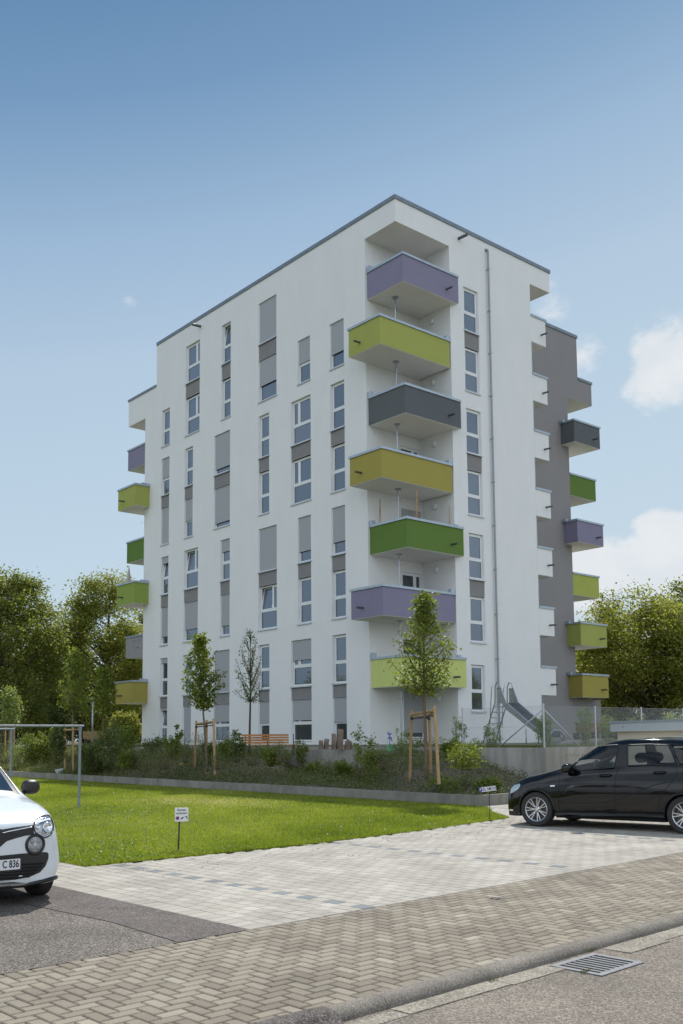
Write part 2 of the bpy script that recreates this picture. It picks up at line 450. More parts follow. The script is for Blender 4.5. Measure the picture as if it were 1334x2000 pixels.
# left facade openings: floor, y0, y1, shutter fraction, style
N_, W_ = 'narrow', 'wide'
WIN_L = [
 # column 1 (far left)
 (6, 18.48, 19.36, 0, 'n'), (5, 18.48, 19.36, .52, 'n'), (4, 18.48, 19.36, 1, 'n'), (3, 18.5, 19.3, .16, 'nt'), (2, 18.5, 19.3, .76, 'n'), (1, 18.5, 19.3, .12, 'n'), (0, 18.5, 19.3, .08, 'nt'),
 (7, 15.36, 16.8, 0, 'wl'), (6, 15.36, 16.8, 0, 'wl'), (5, 16.0, 16.84, 0, 'n'), (4, 16.0, 16.84, .55, 'n'), (3, 15.42, 16.84, 0, 'wlt'), (2, 15.42, 16.84, .68, 'wl'), (1, 16.04, 16.87, 0, 'n'), (0, 16.04, 16.87, 1, 'n'),
 (7, 12.38, 13.22, 0, 'nt'), (6, 12.38, 13.22, 0, 'n'), (5, 12.42, 13.9, .84, 'wl'), (4, 12.42, 13.9, .86, 'wl'), (3, 12.42, 13.28, .28, 'n'), (2, 12.42, 13.28, .74, 'n'), (1, 12.42, 13.9, 1, 'wl'), (0, 12.42, 13.9, .45, 'wr'),
 (7, 8.42, 9.9, 1, 'wl'), (6, 8.42, 9.9, .60, 'wl'), (5, 9.03, 9.9, 0, 'n'), (4, 9.03, 9.9, 0, 'n'), (3, 8.43, 9.92, 1, 'wl'), (2, 8.43, 9.92, 0, 'wlt'), (1, 9.04, 9.93, 0, 'n'), (0, 9.04, 9.93, .52, 'n'),
 (6, 5.81, 6.75, .52, 'n'), (5, 5.79, 7.28, 0, 'wr'), (4, 5.79, 7.28, 0, 'wr'), (3, 5.82, 6.8, .74, 'n'), (2, 5.82, 6.8, 0, 'n'), (1, 5.84, 7.33, .42, 'wr'), (0, 5.84, 7.33, .48, 'wr'),
 (6, 3.40, 4.37, .66, 'n'), (5, 3.40, 4.37, 0, 'n'), (4, 3.40, 4.37, 0, 'n'), (3, 3.42, 4.35, .72, 'n'), (2, 3.42, 4.35, 0, 'n'), (1, 3.43, 4.36, 0, 'n'), (0, 3.43, 4.36, .55, 'n')]
WIN_R = [(19.75, 4.19, 5.17), (16.96, 4.19, 5.17), (14.13, 4.19, 5.18), (11.34, 4.19, 5.18), (8.49, 4.18, 5.17), (5.70, 4.18, 5.17), (2.69, 4.16, 5.05)]
HR = 2.03
PAIRS = {c: None for c in range(6)}
def panels():
    out = []
    cols = [(18.4, 19.5, [(5, 4), (3, 2), (1, 0)]), (15.3, 17, [(7, 6), (5, 4), (3, 2), (1, 0)]), (12.3, 14, [(7, 6), (5, 4), (3, 2), (1, 0)]), (8.3, 10, [(7, 6), (5, 4), (3, 2), (1, 0)]), (5.7, 7.4, [(5, 4), (3, 2), (1, 0)]), (3.3, 4.5, [(5, 4), (3, 2), (1, 0)])]
    for a, b, ps in cols:
        for (u, lo) in ps:
            wu = [q for q in WIN_L if q[0] == u and a <= q[1] and q[2] <= b][0]
            wl = [q for q in WIN_L if q[0] == lo and a <= q[1] and q[2] <= b][0]
            top = SILL[u]
            bot = SILL[lo] + (HW if lo else 1.93)
            out.append((wu[1], wu[2], bot, top, wl))
    return out
PAN = panels()
def hole_facade(mb, us, zs, inside, P, holes):
    us = sorted(set(round(u, 4) for u in us)); zs = sorted(set(round(z, 4) for z in zs))
    for i in range(len(us) - 1):
        for j in range(len(zs) - 1):
            u, z = (us[i] + us[i + 1]) / 2, (zs[j] + zs[j + 1]) / 2
            if inside(u, z) and not any(h[0] < u < h[1] and h[2] < z < h[3] for h in holes):
                mb.quad(P(us[i], 0, zs[j]), P(us[i + 1], 0, zs[j]), P(us[i + 1], 0, zs[j + 1]), P(us[i], 0, zs[j + 1]))
    for (a, b, c, d, dep) in [(h[0], h[1], h[2], h[3], h[4]) for h in holes]:
        mb.quad(P(a, 0, c), P(b, 0, c), P(b, dep, c), P(a, dep, c)); mb.quad(P(a, 0, d), P(b, 0, d), P(b, dep, d), P(a, dep, d))
        mb.quad(P(a, 0, c), P(a, 0, d), P(a, dep, d), P(a, dep, c)); mb.quad(P(b, 0, c), P(b, 0, d), P(b, dep, d), P(b, dep, c))
PL = lambda u, d, z: (d, u, z)
PR = lambda u, d, z: (u, d, z)
def PRo(off): return lambda u, d, z: (u, off + d, z)
ZB = 0.9
holesL = []
for (n, a, b, s, st) in WIN_L:
    holesL.append((a, b, SILL[n], SILL[n] + (HW if n else 1.93), .2))
# wall strips: white wall mesh of left facade
mb = MB()
def insL(u, z):
    if z > 23.36: return u < 20.0
    if z > BAND: return 1.95 < u < 20.0
    if z > 20.37: return 1.95 < u < 23.33
    return 1.95 < u < 21.28
hp = [(p[0], p[1], p[2] + .003, p[3] - .003, .04) for p in PAN]
us = [0, 1.95, 20.0, 21.28, 23.33] + [x for h in holesL + hp for x in h[:2]]
zs = [ZB, 20.37, BAND, 23.36, TOP] + [x for h in holesL + hp for x in h[2:4]]
hole_facade(mb, us, zs, insL, PL, holesL + hp)
# right facade
holesR = [(a, b, z, z + HR, .2) for (z, a, b) in WIN_R]
PANR = [(4.19, 5.18, 18.99, 19.75), (4.19, 5.18, 13.37, 14.13), (4.18, 5.17, 7.73, 8.49)]
hpR = [(a, b, c + .003, d - .003, .04) for a, b, c, d in PANR]
def insR(u, z):
    if z > 23.36: return u < 10.5
    return 3.3 < u < 8.95
us = [0, 3.3, 8.95, 10.5] + [x for h in holesR + hpR for x in h[:2]]
zs = [ZB, 23.36, TOP] + [x for h in holesR + hpR for x in h[2:4]]
hole_facade(mb, us, zs, insR, PR, holesR + hpR)
# recess walls, soffits, closing walls of the white block
DOORS = []
for n in range(0, 7):
    fz = 3.78 + 2.83 * (n - 1) if n else 1.42
    DOORS.append((n, 1.9, 3.2, fz + .12, fz + 2.2))
holesD = [(a, b, c, d, .12) for (n, a, b, c, d) in DOORS]
us = [0, 3.3] + [x for h in holesD for x in h[:2]]
zs = [ZB, 23.36] + [x for h in holesD for x in h[2:4]]
hole_facade(mb, us, zs, lambda u, z: 0 < u < 3.3, PRo(1.95), holesD)
mb.quad((3.3, 0, ZB), (3.3, 1.95, ZB), (3.3, 1.95, 23.36), (3.3, 0, 23.36))
mb.quad((8.95, 0, ZB), (8.95, 3.9, ZB), (8.95, 3.9, 23.36), (8.95, 0, 23.36))
mb.quad((10.5, 0, 23.36), (10.5, 4.3, 23.36), (10.5, 4.3, TOP), (10.5, 0, TOP))
mb.quad((0, 20.0, BAND), (16, 20.0, BAND), (16, 20.0, TOP), (0, 20.0, TOP))
mb.quad((0, 21.28, ZB), (16, 21.28, ZB), (16, 21.28, 20.37), (0, 21.28, 20.37))
mb.quad((0, 23.33, 20.37), (4.5, 23.33, 20.37), (4.5, 23.33, BAND), (0, 23.33, BAND))
mb.quad((4.5, 23.33, 20.37), (4.5, 21.28, 20.37), (4.5, 21.28, BAND), (4.5, 23.33, BAND))
mb.quad((0, 20.0, BAND - .9), (4.5, 20.0, BAND - .9), (4.5, 23.33, BAND - .9), (0, 23.33, BAND - .9))
mb.quad((0.14, 20, BAND - .9), (.14, 23.2, BAND - .9), (.14, 23.2, BAND), (.14, 20, BAND))
mb.build('white_wall', M['render'], BLD)
# soffits
def soff(*q):
    mb = MB(); mb.quad(*q); mb.build('soffit', M['soffit'], BLD)
soff((0, 0, 23.36), (3.3, 0, 23.36), (3.3, 1.95, 23.36), (0, 1.95, 23.36))
soff((8.95, 0, 23.36), (10.5, 0, 23.36), (10.5, 4.3, 23.36), (8.95, 4.3, 23.36))
soff((0, 21.28, 20.37), (4.5, 21.28, 20.37), (4.5, 23.33, 20.37), (0, 23.33, 20.37))
soff((17.05, 3.9, 20.65), (19.4, 3.9, 20.65), (19.4, 7, 20.65), (17.05, 7, 20.65))
# grey wing
mb = MB()
g0 = 3.9
mb.quad((8.95, g0, ZB), (17.05, g0, ZB), (17.05, g0, 20.65), (8.95, g0, 20.65))
mb.quad((8.95, g0, 20.65), (19.4, g0, 20.65), (19.4, g0, BAND), (8.95, g0, BAND))
mb.quad((8.95, g0, BAND), (18.1, g0, BAND), (18.1, g0, TOP), (8.95, g0, TOP))
mb.quad((17.05, g0, ZB), (17.05, 20, ZB), (17.05, 20, 20.65), (17.05, g0, 20.65))
mb.quad((18.1, g0, BAND), (18.1, 20, BAND), (18.1, 20, TOP), (18.1, g0, TOP))
mb.quad((19.4, g0, 20.65), (19.4, 7, 20.65), (19.4, 7, BAND), (19.4, g0, BAND))
mb.quad((17.05, 7, 20.65), (19.4, 7, 20.65), (19.4, 7, BAND), (17.05, 7, BAND))
mb.quad((17.05, g0, BAND - .9), (19.4, g0, BAND - .9), (19.4, 7, BAND - .9), (17.05, 7, BAND - .9))
mb.box((17.05, g0 + .03, ZB), (19.3, 6.8, 3.6))
mb.build('grey_wall', M['greyrender'], BLD)
# rear walls and roof deck
mb = MB()
mb.quad((16, 20, ZB), (17.05, 20, ZB), (17.05, 20, TOP), (16, 20, TOP))
mb.quad((16, 20, ZB), (16, 21.28, ZB), (16, 21.28, 20.37), (16, 20, 20.37))
mb.quad((0, 0, TOP - .35), (10.5, 0, TOP - .35), (10.5, 20, TOP - .35), (0, 20, TOP - .35))
mb.quad((10.5, g0, TOP - .35), (18.1, g0, TOP - .35), (18.1, 20, TOP - .35), (10.5, 20, TOP - .35))
mb.quad((0, 20, 20.37), (16, 20, 20.37), (16, 21.28, 20.37), (0, 21.28, 20.37))
mb.build('roof', M['concrete'], BLD)
# roof copings
def coping_path(mb, pts, w=.36, h=.10, out=.05, fascia=.0):
    """pts: (x,y,z) polyline, outer edge on its right-hand side offset by out; rectangular section, mitred"""
    n = len(pts)
    P = [Vector(p) for p in pts]
    sec = []
    for i, p in enumerate(P):
        d0 = (P[i] - P[i - 1]).normalized() if i else (P[1] - P[0]).normalized()
        d1 = (P[i + 1] - P[i]).normalized() if i < n - 1 else d0
        n0 = Vector((d0.y, -d0.x, 0)); n1 = Vector((d1.y, -d1.x, 0))
        m = (n0 + n1); m = m / max(m.length, 1e-6); m = m / max(m.dot(n0), .3)
        sec.append([p + m * out, p + m * out + Vector((0, 0, h)), p - m * (w - out) + Vector((0, 0, h + .02)), p - m * (w - out)])
    vs = [v for s_ in sec for v in s_]
    fs = []
    for i in range(n - 1):
        for k in range(4):
            a, b = i * 4 + k, i * 4 + (k + 1) % 4
            fs.append((a, a + 4, b + 4, b))
    fs.append((0, 1, 2, 3)); fs.append(tuple((n - 1) * 4 + k for k in (3, 2, 1, 0)))
    mb.add(vs, fs)
    return mb
mb = MB()
coping_path(mb, [(0, 20.0, TOP - .06), (0, 0, TOP - .06), (10.5, 0, TOP - .06), (10.5, 4, TOP - .06)], .4, .17)
mb.build('roof_coping', M['zinc'], BLD, recalc=True); mb = MB()
coping_path(mb, [(5, 23.33, BAND - .02), (0, 23.33, BAND - .02), (0, 20.03, BAND - .02)], .3, .13)
mb.build('roof_coping', M['zinc'], BLD, recalc=True); mb = MB()
coping_path(mb, [(10.6, g0, TOP - .06), (18.1, g0, TOP - .06), (18.1, 12, TOP - .06)], .4, .18)
mb.build('roof_coping', M['zinc'], BLD, recalc=True); mb = MB()
coping_path(mb, [(18.13, g0, BAND - .02), (19.4, g0, BAND - .02), (19.4, 7, BAND - .02)], .3, .15)
mb.build('roof_coping', M['zinc'], BLD, recalc=True)

# grey spandrel panels between stacked windows
for (a, b, z0, z1, wl) in PAN:
    mb = MB(); mb.box((.035, a, z0), (.20, b, z1 - .004)); mb.build('spandrel_panel', M['panel'], BLD)
for (a, b, z0, z1) in PANR:
    mb = MB(); mb.box((a, .035, z0), (b, .20, z1 - .004)); mb.build('spandrel_panel', M['panel'], BLD)

def window(P, a, b, z0, z1, shut, style, sill=True, inset=.12, glassm='glass', label=None):
    """opening a..b, z0..z1 in facade frame P(u, depth, z)"""
    def bx(mb, u0, u1, d0, d1, za, zb): mb.box(P(u0, d0, za), P(u1, d1, zb))
    fr = MB(); t = .07; H = z1 - z0; W = b - a
    d0, d1 = inset, inset + .07
    g0_, g1_ = a + .015, b - .015
    bx(fr, g0_, g1_, d0, d1, z0 + .02, z0 + .02 + t); bx(fr, g0_, g1_, d0, d1, z1 - t - .01, z1 - .01)
    bx(fr, g0_, g0_ + t, d0, d1, z0 + .02 + t, z1 - t - .01); bx(fr, g1_ - t, g1_, d0, d1, z0 + .02 + t, z1 - t - .01)
    tz = z0 + H * .43
    bx(fr, g0_ + t, g1_ - t, d0 - .004, d1, tz - .05, tz + .05)
    panes = [(g0_ + t, g1_ - t, z0 + t + .02, tz - .05, 0)]
    uppers = []
    if style[0] == 'w':
        # big casement on the image-left ('wl', larger u for the left facade) or image-right ('wr')
        m_ = g0_ + W * (.30 if style[1] == 'l' else .66)
        bx(fr, m_ - .04, m_ + .04, d0 - .004, d1, tz + .05, z1 - t - .01)
        uppers = [(g0_ + t, m_ - .04), (m_ + .04, g1_ - t)]
        big = 1 if style[1] == 'l' else 0
    else:
        uppers = [(g0_ + t, g1_ - t)]; big = 0
    gl = MB()
    tilt = style.endswith('t')
    for i, (u0, u1) in enumerate(uppers):
        za, zb = tz + .05, z1 - t - .01
        c = .045
        k = .16 if (tilt and i == big) else 0      # tilted inwards at the top
        def slab(mb, ua, ub, zc, zd, e0, e1):
            s0, s1 = k * (zc - za) / (zb - za), k * (zd - za) / (zb - za)
            vs = [P(ua, e0 + s0, zc), P(ub, e0 + s0, zc), P(ub, e1 + s0, zc), P(ua, e1 + s0, zc), P(ua, e0 + s1, zd), P(ub, e0 + s1, zd), P(ub, e1 + s1, zd), P(ua, e1 + s1, zd)]
            mb.add(vs, [(3, 2, 1, 0), (4, 5, 6, 7), (0, 1, 5, 4), (1, 2, 6, 5), (2, 3, 7, 6), (3, 0, 4, 7)])
        e0, e1 = d0 - .012, d0 + .05
        slab(fr, u0, u1, za, za + c, e0, e1); slab(fr, u0, u1, zb - c, zb, e0, e1)
        slab(fr, u0, u0 + c, za + c, zb - c, e0, e1); slab(fr, u1 - c, u1, za + c, zb - c, e0, e1)
        slab(gl, u0 + c, u1 - c, za + c, zb - c, d0 + .02, d0 + .03)
    u0, u1, za, zb, _ = panes[0]
    bx(gl, u0, u1, d0 + .022, d0 + .032, za, zb)
    w_ = fr.build('window', M['pvc'], BLD, recalc=True)
    if label: w_['label'] = label
    if shut < .999: gl.build('pane', M[glassm], w_, recalc=True)
    bk = MB(); bx(bk, a, b, .30 + .02, .34, z0, z1); bk.build('dark_room_backing', M['room'], w_)  # dark sheet standing in for the unlit room behind the pane
    if shut > 0:
        sh = MB(); zb = z1 - H * shut if shut < 1 else z0 + .02
        bx(sh, a + .03, b - .03, inset - .055, inset - .03, zb, z1 - .001)
        bx(sh, a + .03, b - .03, inset - .06, inset - .025, zb - .035 if shut < 1 else zb, zb)
        sh.build('shutter', M['shutter'], w_)
    for ua, ub in ((a + .001, a + .03), (b - .03, b - .001)):
        rl = MB(); bx(rl, ua, ub, inset - .07, inset - .005, z0 + .02, z1 - .002); rl.build('guide_rail', M['pvc'], w_)
    if sill:
        sl = MB(); bx(sl, a - .03, b + .03, -.05, inset - .001, z0 - .025, z0 + .012); bx(sl, a - .03, b + .03, -.055, -.045, z0 - .05, z0 + .011)
        sl.build('sill', M['sill'], w_)
    return w_
M['sill'] = mat('sill_aluminium', (.58, .60, .63), .35, metal=.3)
M['room'] = mat('dim_room', (.10, .10, .105), .9, col2=(.03, .03, .03), nscale=2.2)
for (n, a, b, s, st) in WIN_L:
    window(PL, a, b, SILL[n], SILL[n] + (HW if n else 1.93), s, st, sill=n > 0, glassm='glass')
for (z, a, b) in WIN_R:
    window(PR, a, b, z, z + HR, 0, 'n', inset=.10)
for (n, a, b, z0, z1) in DOORS:
    window(PRo(1.95), a, b, z0, z1, {3: 1, 0: .86}.get(n, 0), 'wr', sill=False, inset=.02, glassm='glass_dark')

# wall lamps of the recess
mbl = MB()
for n in range(0, 7):
    z = (8.92 + 2.83 * (n - 2))
    lm = MB(); lm.lathe([(.02, 0), (.13, 0.0), (.15, -.03), (.14, -.08), (.09, -.115), (.0, -.125)], 20, (3.297, 1.1, z), 'x')
    lm.build('balcony_lamp', M['lampw'], BLD, smooth=True, recalc=True)
# steel posts
for n, (z0, z1) in enumerate([(1.3, 3.68), (4.3, 6.48), (7.2, 9.33), (10.1, 12.14), (12.9, 14.98), (15.8, 17.74), (18.6, 20.63)]):
    pm = MB(); pm.tube([(.9, 1.0, z0), (.9, 1.0, z1)], .038, 10)
    pm.tube([(.9, 1.0, z1 - .04), (.9, 1.0, z1 - .002)], .14, 16); pm.tube([(.9, 1.0, z1 - .5), (.9, 1.0, z1 - .45)], .055, 10)
    pm.tube([(.74, 1.0, z1 - .48), (1.06, 1.0, z1 - .48)], .012, 6)
    pm.build('steel_post', M['galv'], BLD, auto=True)
# downpipe
pm = MB()
pm.tube([(5.8, .02, 24.0), (5.8, -.09, 23.98), (5.8, -.12, 23.9), (5.8, -.12, 1.3)], .045, 10)
for z in range(3, 24, 2): pm.tube([(5.8, -.12, z), (5.8, -.12, z + .06)], .062, 10); pm.box((5.785, -.08, z + .01), (5.815, 0, z + .05))
pm.box((5.72, -.06, 23.93), (5.88, 0, 24.04))
pm.build('downpipe', M['pipe'], BLD, auto=True)
# roof spouts
def spout(p, d, parent, L=.32, r=.045, name='spout'):
    a = Vector(p); dd = Vector(d).normalized()
    m_ = MB(); n = 10
    m_.tube([a - dd * .02, a + dd * L], r, n, caps=False)
    m_.tube([a - dd * .015, a + dd * (L - .004)], r * .8, n, caps=True)
    return m_.build(name, M['spout'], parent, auto=True)
M['spout'] = mat('spout_zinc', (.10, .11, .12), .45, metal=.4)
spout((3.95, 0, 23.93), (0, -1, -.05), BLD, .5, .07)
spout((0, 15.3, 23.93), (-1, 0, -.05), BLD, .5, .07)

# balconies
def balcony(x0, x1, y0, y1, zb, colour, walls, sp=None, h=1.17, cop=.1, label=None, tabs=()):
    """walls: subset of 'lfrb' : l = x0 side, f = y0 side, r = x1 side, b = y1 side"""
    t = .14
    m_ = MB(); c_ = MB()
    z0, z1 = zb + .004, zb + h
    e = .05
    X0, X1 = x0, x1
    if 'f' in walls: m_.box((x0, y0, z0), (x1, y0 + t, z1)); c_.box((x0 - (e if 'l' in walls else 0), y0 - e, z1), (x1 + (e if 'r' in walls else 0), y0 + t + .03, z1 + cop))
    fy = y0 + t if 'f' in walls else y0
    by = y1 - t if 'b' in walls else y1
    if 'b' in walls: m_.box((x0, by, z0), (x1, y1, z1)); c_.box((x0 - (e if 'l' in walls else 0), by - .03, z1), (x1 + (e if 'r' in walls else 0), y1 + e, z1 + cop))
    cy0, cy1 = (fy + .03 if 'f' in walls else fy), (by - .03 if 'b' in walls else by)
    if 'l' in walls: m_.box((x0, fy, z0), (x0 + t, by, z1)); c_.box((x0 - e, cy0, z1), (x0 + t + .03, cy1, z1 + cop))
    if 'r' in walls: m_.box((x1 - t, fy, z0), (x1, by, z1)); c_.box((x1 - t - .03, cy0, z1), (x1 + e, cy1, z1 + cop))
    o = m_.build('balcony', M['b_' + colour], BLD)
    if label: o['label'] = label
    for (a, b) in tabs: c_.box(a, b)
    c_.build('coping', M['zinc_pale'], o)
    s_ = MB(); s_.box((x0 + .012, y0 + .012, zb - .012), (x1 - .012, y1 - .012, zb + .2)); s_.build('soffit', M['soffit'], o)
    if sp: spout(sp[0], sp[1], o, sp[2] if len(sp) > 2 else .34)
    return o
M['zinc_pale'] = mat('coping_zinc', (.44, .50, .56), .40, metal=.45, col2=(.36, .42, .48), nscale=5)
ZBN = {7: 20.65, 6: 17.76, 5: 14.98, 4: 12.15, 3: 9.34, 2: 6.49, 1: 3.69}
CORNER = {7: 'violet', 6: 'lime', 5: 'slate', 4: 'mustard', 3: 'green', 2: 'violet2', 1: 'pale'}
M['b_violet2'] = M['b_violet']
for n, zb in ZBN.items():
    z1 = zb + 1.17
    if n % 2:
        balcony(.12, 3.52, -.3, 1.948, zb, CORNER[n], 'lf', ((2.75, -.3, zb + .42), (0, -1, -.04)), label='%s corner balcony' % {'violet': 'violet', 'slate': 'dark grey', 'green': 'dark green', 'pale': 'pale yellow green'}[CORNER[n]],
                tabs=[((.06, 1.75, z1 + .1), (.25, 1.945, z1 + .3)), ((3.28, -.06, z1 + .1), (3.5, -.002, z1 + .24))])
    else:
        balcony(-.95, 3.22, 0.02, 1.98, zb, CORNER[n].replace('2', ''), 'lfrb', ((-.95, 1.25, zb + .42), (-1, 0, -.04)), label='%s corner balcony' % {'lime': 'lime green', 'mustard': 'mustard yellow', 'violet2': 'violet'}[CORNER[n]],
                tabs=[((3.05, .03, z1 + .1), (3.29, .25, z1 + .26))])
# white balconies at the right end of the white facade
for n in range(7, 0, -1):
    zb = ZBN[n] - .18 + (.02 if n == 7 else 0)
    balcony(8.96, 10.08, 0.003, 3.88, zb, 'white', 'fr', ((9.72, .003, zb + .5), (0, -1, -.04), .36), h=1.27, label='white balcony of right end')
# metal edge strips of the right recess
for n in range(7, 0, -1):
    zl = ZBN[n] - .18 - 1.46
    e_ = MB(); e_.box((8.945, -.012, zl), (8.975, .02, ZBN[n] - .2)); e_.build('edge_strip', M['zinc_pale'], BLD)
# balconies at the far left end
LEFT = {6: ('violet', 0), 5: ('lime', 1), 4: ('green', 0), 3: ('leaf', 1), 2: ('grey', 0), 1: ('mustard', 1)}
for n, (c, p) in LEFT.items():
    zb = ZBN[n]
    if p: balcony(-.92, 2.4, 20.68, 22.75, zb - .02, c, 'lfrb', ((-.92, 22.0, zb + .42), (-1, 0, -.04)), tabs=[((-.5, 20.64, zb + 1.24), (-.01, 20.8, zb + 1.34))])
    else: balcony(.0, 3.2, 21.29, 23.33, zb - .1, c, 'lrb')
# balconies on the right end of the grey wing
RIGHT = {6: ('slate', 1), 5: ('green', 0), 4: ('violet', 1), 3: ('lime2', 0), 2: ('lime', 1), 1: ('mustard', 1)}
M['b_lime2'] = mat('balcony_lime_pale', (.42, .46, .11), .9, col2=(.39, .43, .10), nscale=1.5, bump=.2, bscale=90, spec=.2)
M['b_lime2'].name = 'balcony_pale_lime'
for n, (c, p) in RIGHT.items():
    zb = ZBN[n]
    if p: balcony(16.35, 18.75, 3.0, 6.8, zb, c, 'lfr', ((18.1, 3.0, zb + .42), (0, -1, -.04)), tabs=[((16.2, 3.62, zb + 1.2), (16.33, 3.89, zb + 1.36))])
    else: balcony(17.06, 19.5, 3.91, 6.8, zb + .06, c, 'fr')
# ================================================================== GROUND
rng = np.random.default_rng(7)
PA = math.atan(.05)                      # the paving and the road are turned a little against the building
def p2b(r, l):
    c, s_ = math.cos(PA), math.sin(PA)
    return -21 + (r + 21) * c - (l + 23.37) * s_, -23.37 + (r + 21) * s_ + (l + 23.37) * c
def PWp(r, l, z=0):
    a, b = p2b(r, l); return BW(a, b, z)
def inpoly(x, y, poly):
    c = np.zeros(len(x), bool); n = len(poly); j = n - 1
    for i in range(n):
        xi, yi = poly[i]; xj, yj = poly[j]
        cond = ((yi > y) != (yj > y)) & (x < (xj - xi) * (y - yi) / (yj - yi + 1e-12) + xi)
        c ^= cond; j = i
    return c
def sheet(name, poly, z, m, parent=None, **k):
    """poly in (r,l) paving coordinates"""
    v = [PWp(r, l, z) for r, l in poly]
    mb = MB(); mb.add(v, [tuple(range(len(v)))])
    return mb.build(name, m, parent, recalc=False, **k)
gm = mat('meadow_ground', (.05, .075, .02), .95, col2=(.10, .10, .045), nscale=.12)
g = MB(); g.quad((-900, -900, -.16), (900, -900, -.16), (900, 1500, -.16), (-900, 1500, -.16))
g.build('ground', gm, kind='structure')
# road with gutter, kerb
ROADZ = -.055
sheet('road', [(-60, -60), (60, -60), (60, -23.50), (-60, -23.50)], ROADZ, M['road'], kind='structure')
M['gutter'] = grit('gutter_concrete', (.17, .15, .122), (.29, .26, .212), (.42, .38, .31), 90, 2.2)
gut = MB()
r = -40.0
while r < 30:
    L_ = 1.0
    if not (-21.75 < r + .5 < -20.8): pass
    a = r + .006; b = r + L_ - .006
    dz = rng.uniform(-.003, .003)
    q0, q1 = (-23.74 if a > -21 else -23.67) + rng.uniform(-.04, .03), -23.522
    segs = [(a, b)]
    if a < -20.62 and b > -21.32:
        segs = [(a, -21.33), (-20.61, b)]
    for s0, s1 in segs:
        if s1 - s0 < .02: continue
        z1_ = ROADZ + .007 + dz
        vs = [PWp(s0, q0, z1_), PWp(s1, q0, z1_), PWp(s1, q1, z1_ - .005), PWp(s0, q1, z1_ - .005), PWp(s0, q0, ROADZ - .03), PWp(s1, q0, ROADZ - .03), PWp(s1, q1, ROADZ - .03), PWp(s0, q1, ROADZ - .03)]
        gut.add(vs, [(0, 1, 2, 3), (0, 4, 5, 1), (3, 2, 6, 7), (1, 5, 6, 2), (0, 3, 7, 4)])
    r += L_
gut.build('gutter_strip', M['gutter'], kind='structure', recalc=True)
# kerb: rounded profile along r
prof = [(-23.37, -.15), (-23.37, 0.008), (-23.41, .010)]
for k in range(8):
    a = R(90 - k * 10)
    prof.append((-23.44 - .075 * math.cos(a), -.066 + .076 * math.sin(a)))
prof += [(-23.518, -.15)]
kb = MB()
r = -40.0
while r < 30:
    a, b = r + .002, r + .998
    n = len(prof)
    dz = float(rng.uniform(-.002, .002))
    vs = [PWp(a, l, z + dz) for l, z in prof] + [PWp(b, l, z + dz) for l, z in prof]
    kb.add(vs, [(i, i + 1, n + i + 1, n + i) for i in range(n - 1)] + [tuple(range(n))[::-1], tuple(range(n, 2 * n))])
    r += 1.0
kb.build('kerb', M['kerbstone'], kind='structure', recalc=True, auto=True)
# dark tar patch over the kerb in the foreground
tp = MB()
tx0 = w2p_ = None
vs = []; fs = []
T_ = [(-23.95, 1.0), (-23.62, 1.0), (-23.42, .9), (-23.28, .75), (-23.2, .5)]
TL = [-23.33, -23.38, -23.43, -23.47, -23.50, -23.522, -23.56, -23.62]
def ktop(l): return .009 if l > -23.44 else (-.066 + .076 * math.sqrt(max(0, 1 - ((-l - 23.44) / .0785) ** 2)) if l > -23.515 else ROADZ + .004)
for i_, (r_, f_) in enumerate([(-24.6, 1), (-24.1, 1), (-23.8, 1), (-23.6, .97), (-23.47, .9), (-23.4, .8)]):
    for l_ in TL:
        lc = -23.47 + (l_ + 23.47) * f_
        vs.append(PWp(r_, lc, ktop(lc) + (.006 if i_ < 5 and l_ not in (TL[0], TL[-1]) else .0005)))
nn_ = len(TL)
fs = [(a * nn_ + b, (a + 1) * nn_ + b, (a + 1) * nn_ + b + 1, a * nn_ + b + 1) for a in range(5) for b in range(nn_ - 1)]
tp.add(vs, fs); tp.build('tar_patch', M['patch'], kind='structure', recalc=True, smooth=True)

def blocks(name, rects, m, gap=.004, z=0.0, bev=.006, depth=.05, attr=None, tilt=.0015, extra=None, **k):
    """rects (N,4) r0,r1,l0,l1 ; each becomes a chamfered stone; returns one mesh"""
    rc = np.array(rects, dtype=float)
    N = len(rc)
    r0, r1, l0, l1 = rc[:, 0] + gap, rc[:, 1] - gap, rc[:, 2] + gap, rc[:, 3] - gap
    zz = z + rng.uniform(-tilt, tilt, (N, 4))
    def W(r_, l_, z_):
        r_, l_ = p2b(r_, l_)
        return K[None] * [1, 1, 0] + r_[:, None] * dR + l_[:, None] * dL + np.stack([0 * r_, 0 * r_, z_], 1)
    top = [W(r0 + bev, l0 + bev, zz[:, 0]), W(r1 - bev, l0 + bev, zz[:, 1]), W(r1 - bev, l1 - bev, zz[:, 2]), W(r0 + bev, l1 - bev, zz[:, 3])]
    mid = [W(r0, l0, zz[:, 0] - bev), W(r1, l0, zz[:, 1] - bev), W(r1, l1, zz[:, 2] - bev), W(r0, l1, zz[:, 3] - bev)]
    low = [W(r0, l0, zz[:, 0] * 0 + z - depth), W(r1, l0, zz[:, 0] * 0 + z - depth), W(r1, l1, zz[:, 0] * 0 + z - depth), W(r0, l1, zz[:, 0] * 0 + z - depth)]
    faces = [top]
    for i in range(4):
        j = (i + 1) % 4
        faces.append([mid[i], mid[j], top[j], top[i]])
        faces.append([low[i], low[j], mid[j], mid[i]])
    V = np.concatenate([np.stack(f, 1).reshape(-1, 3) for f in faces])
    at_ = np.tile(attr if attr is not None else rng.random(N), len(faces))
    return fast_mesh(name, V, 4, m, attr=at_, **k)
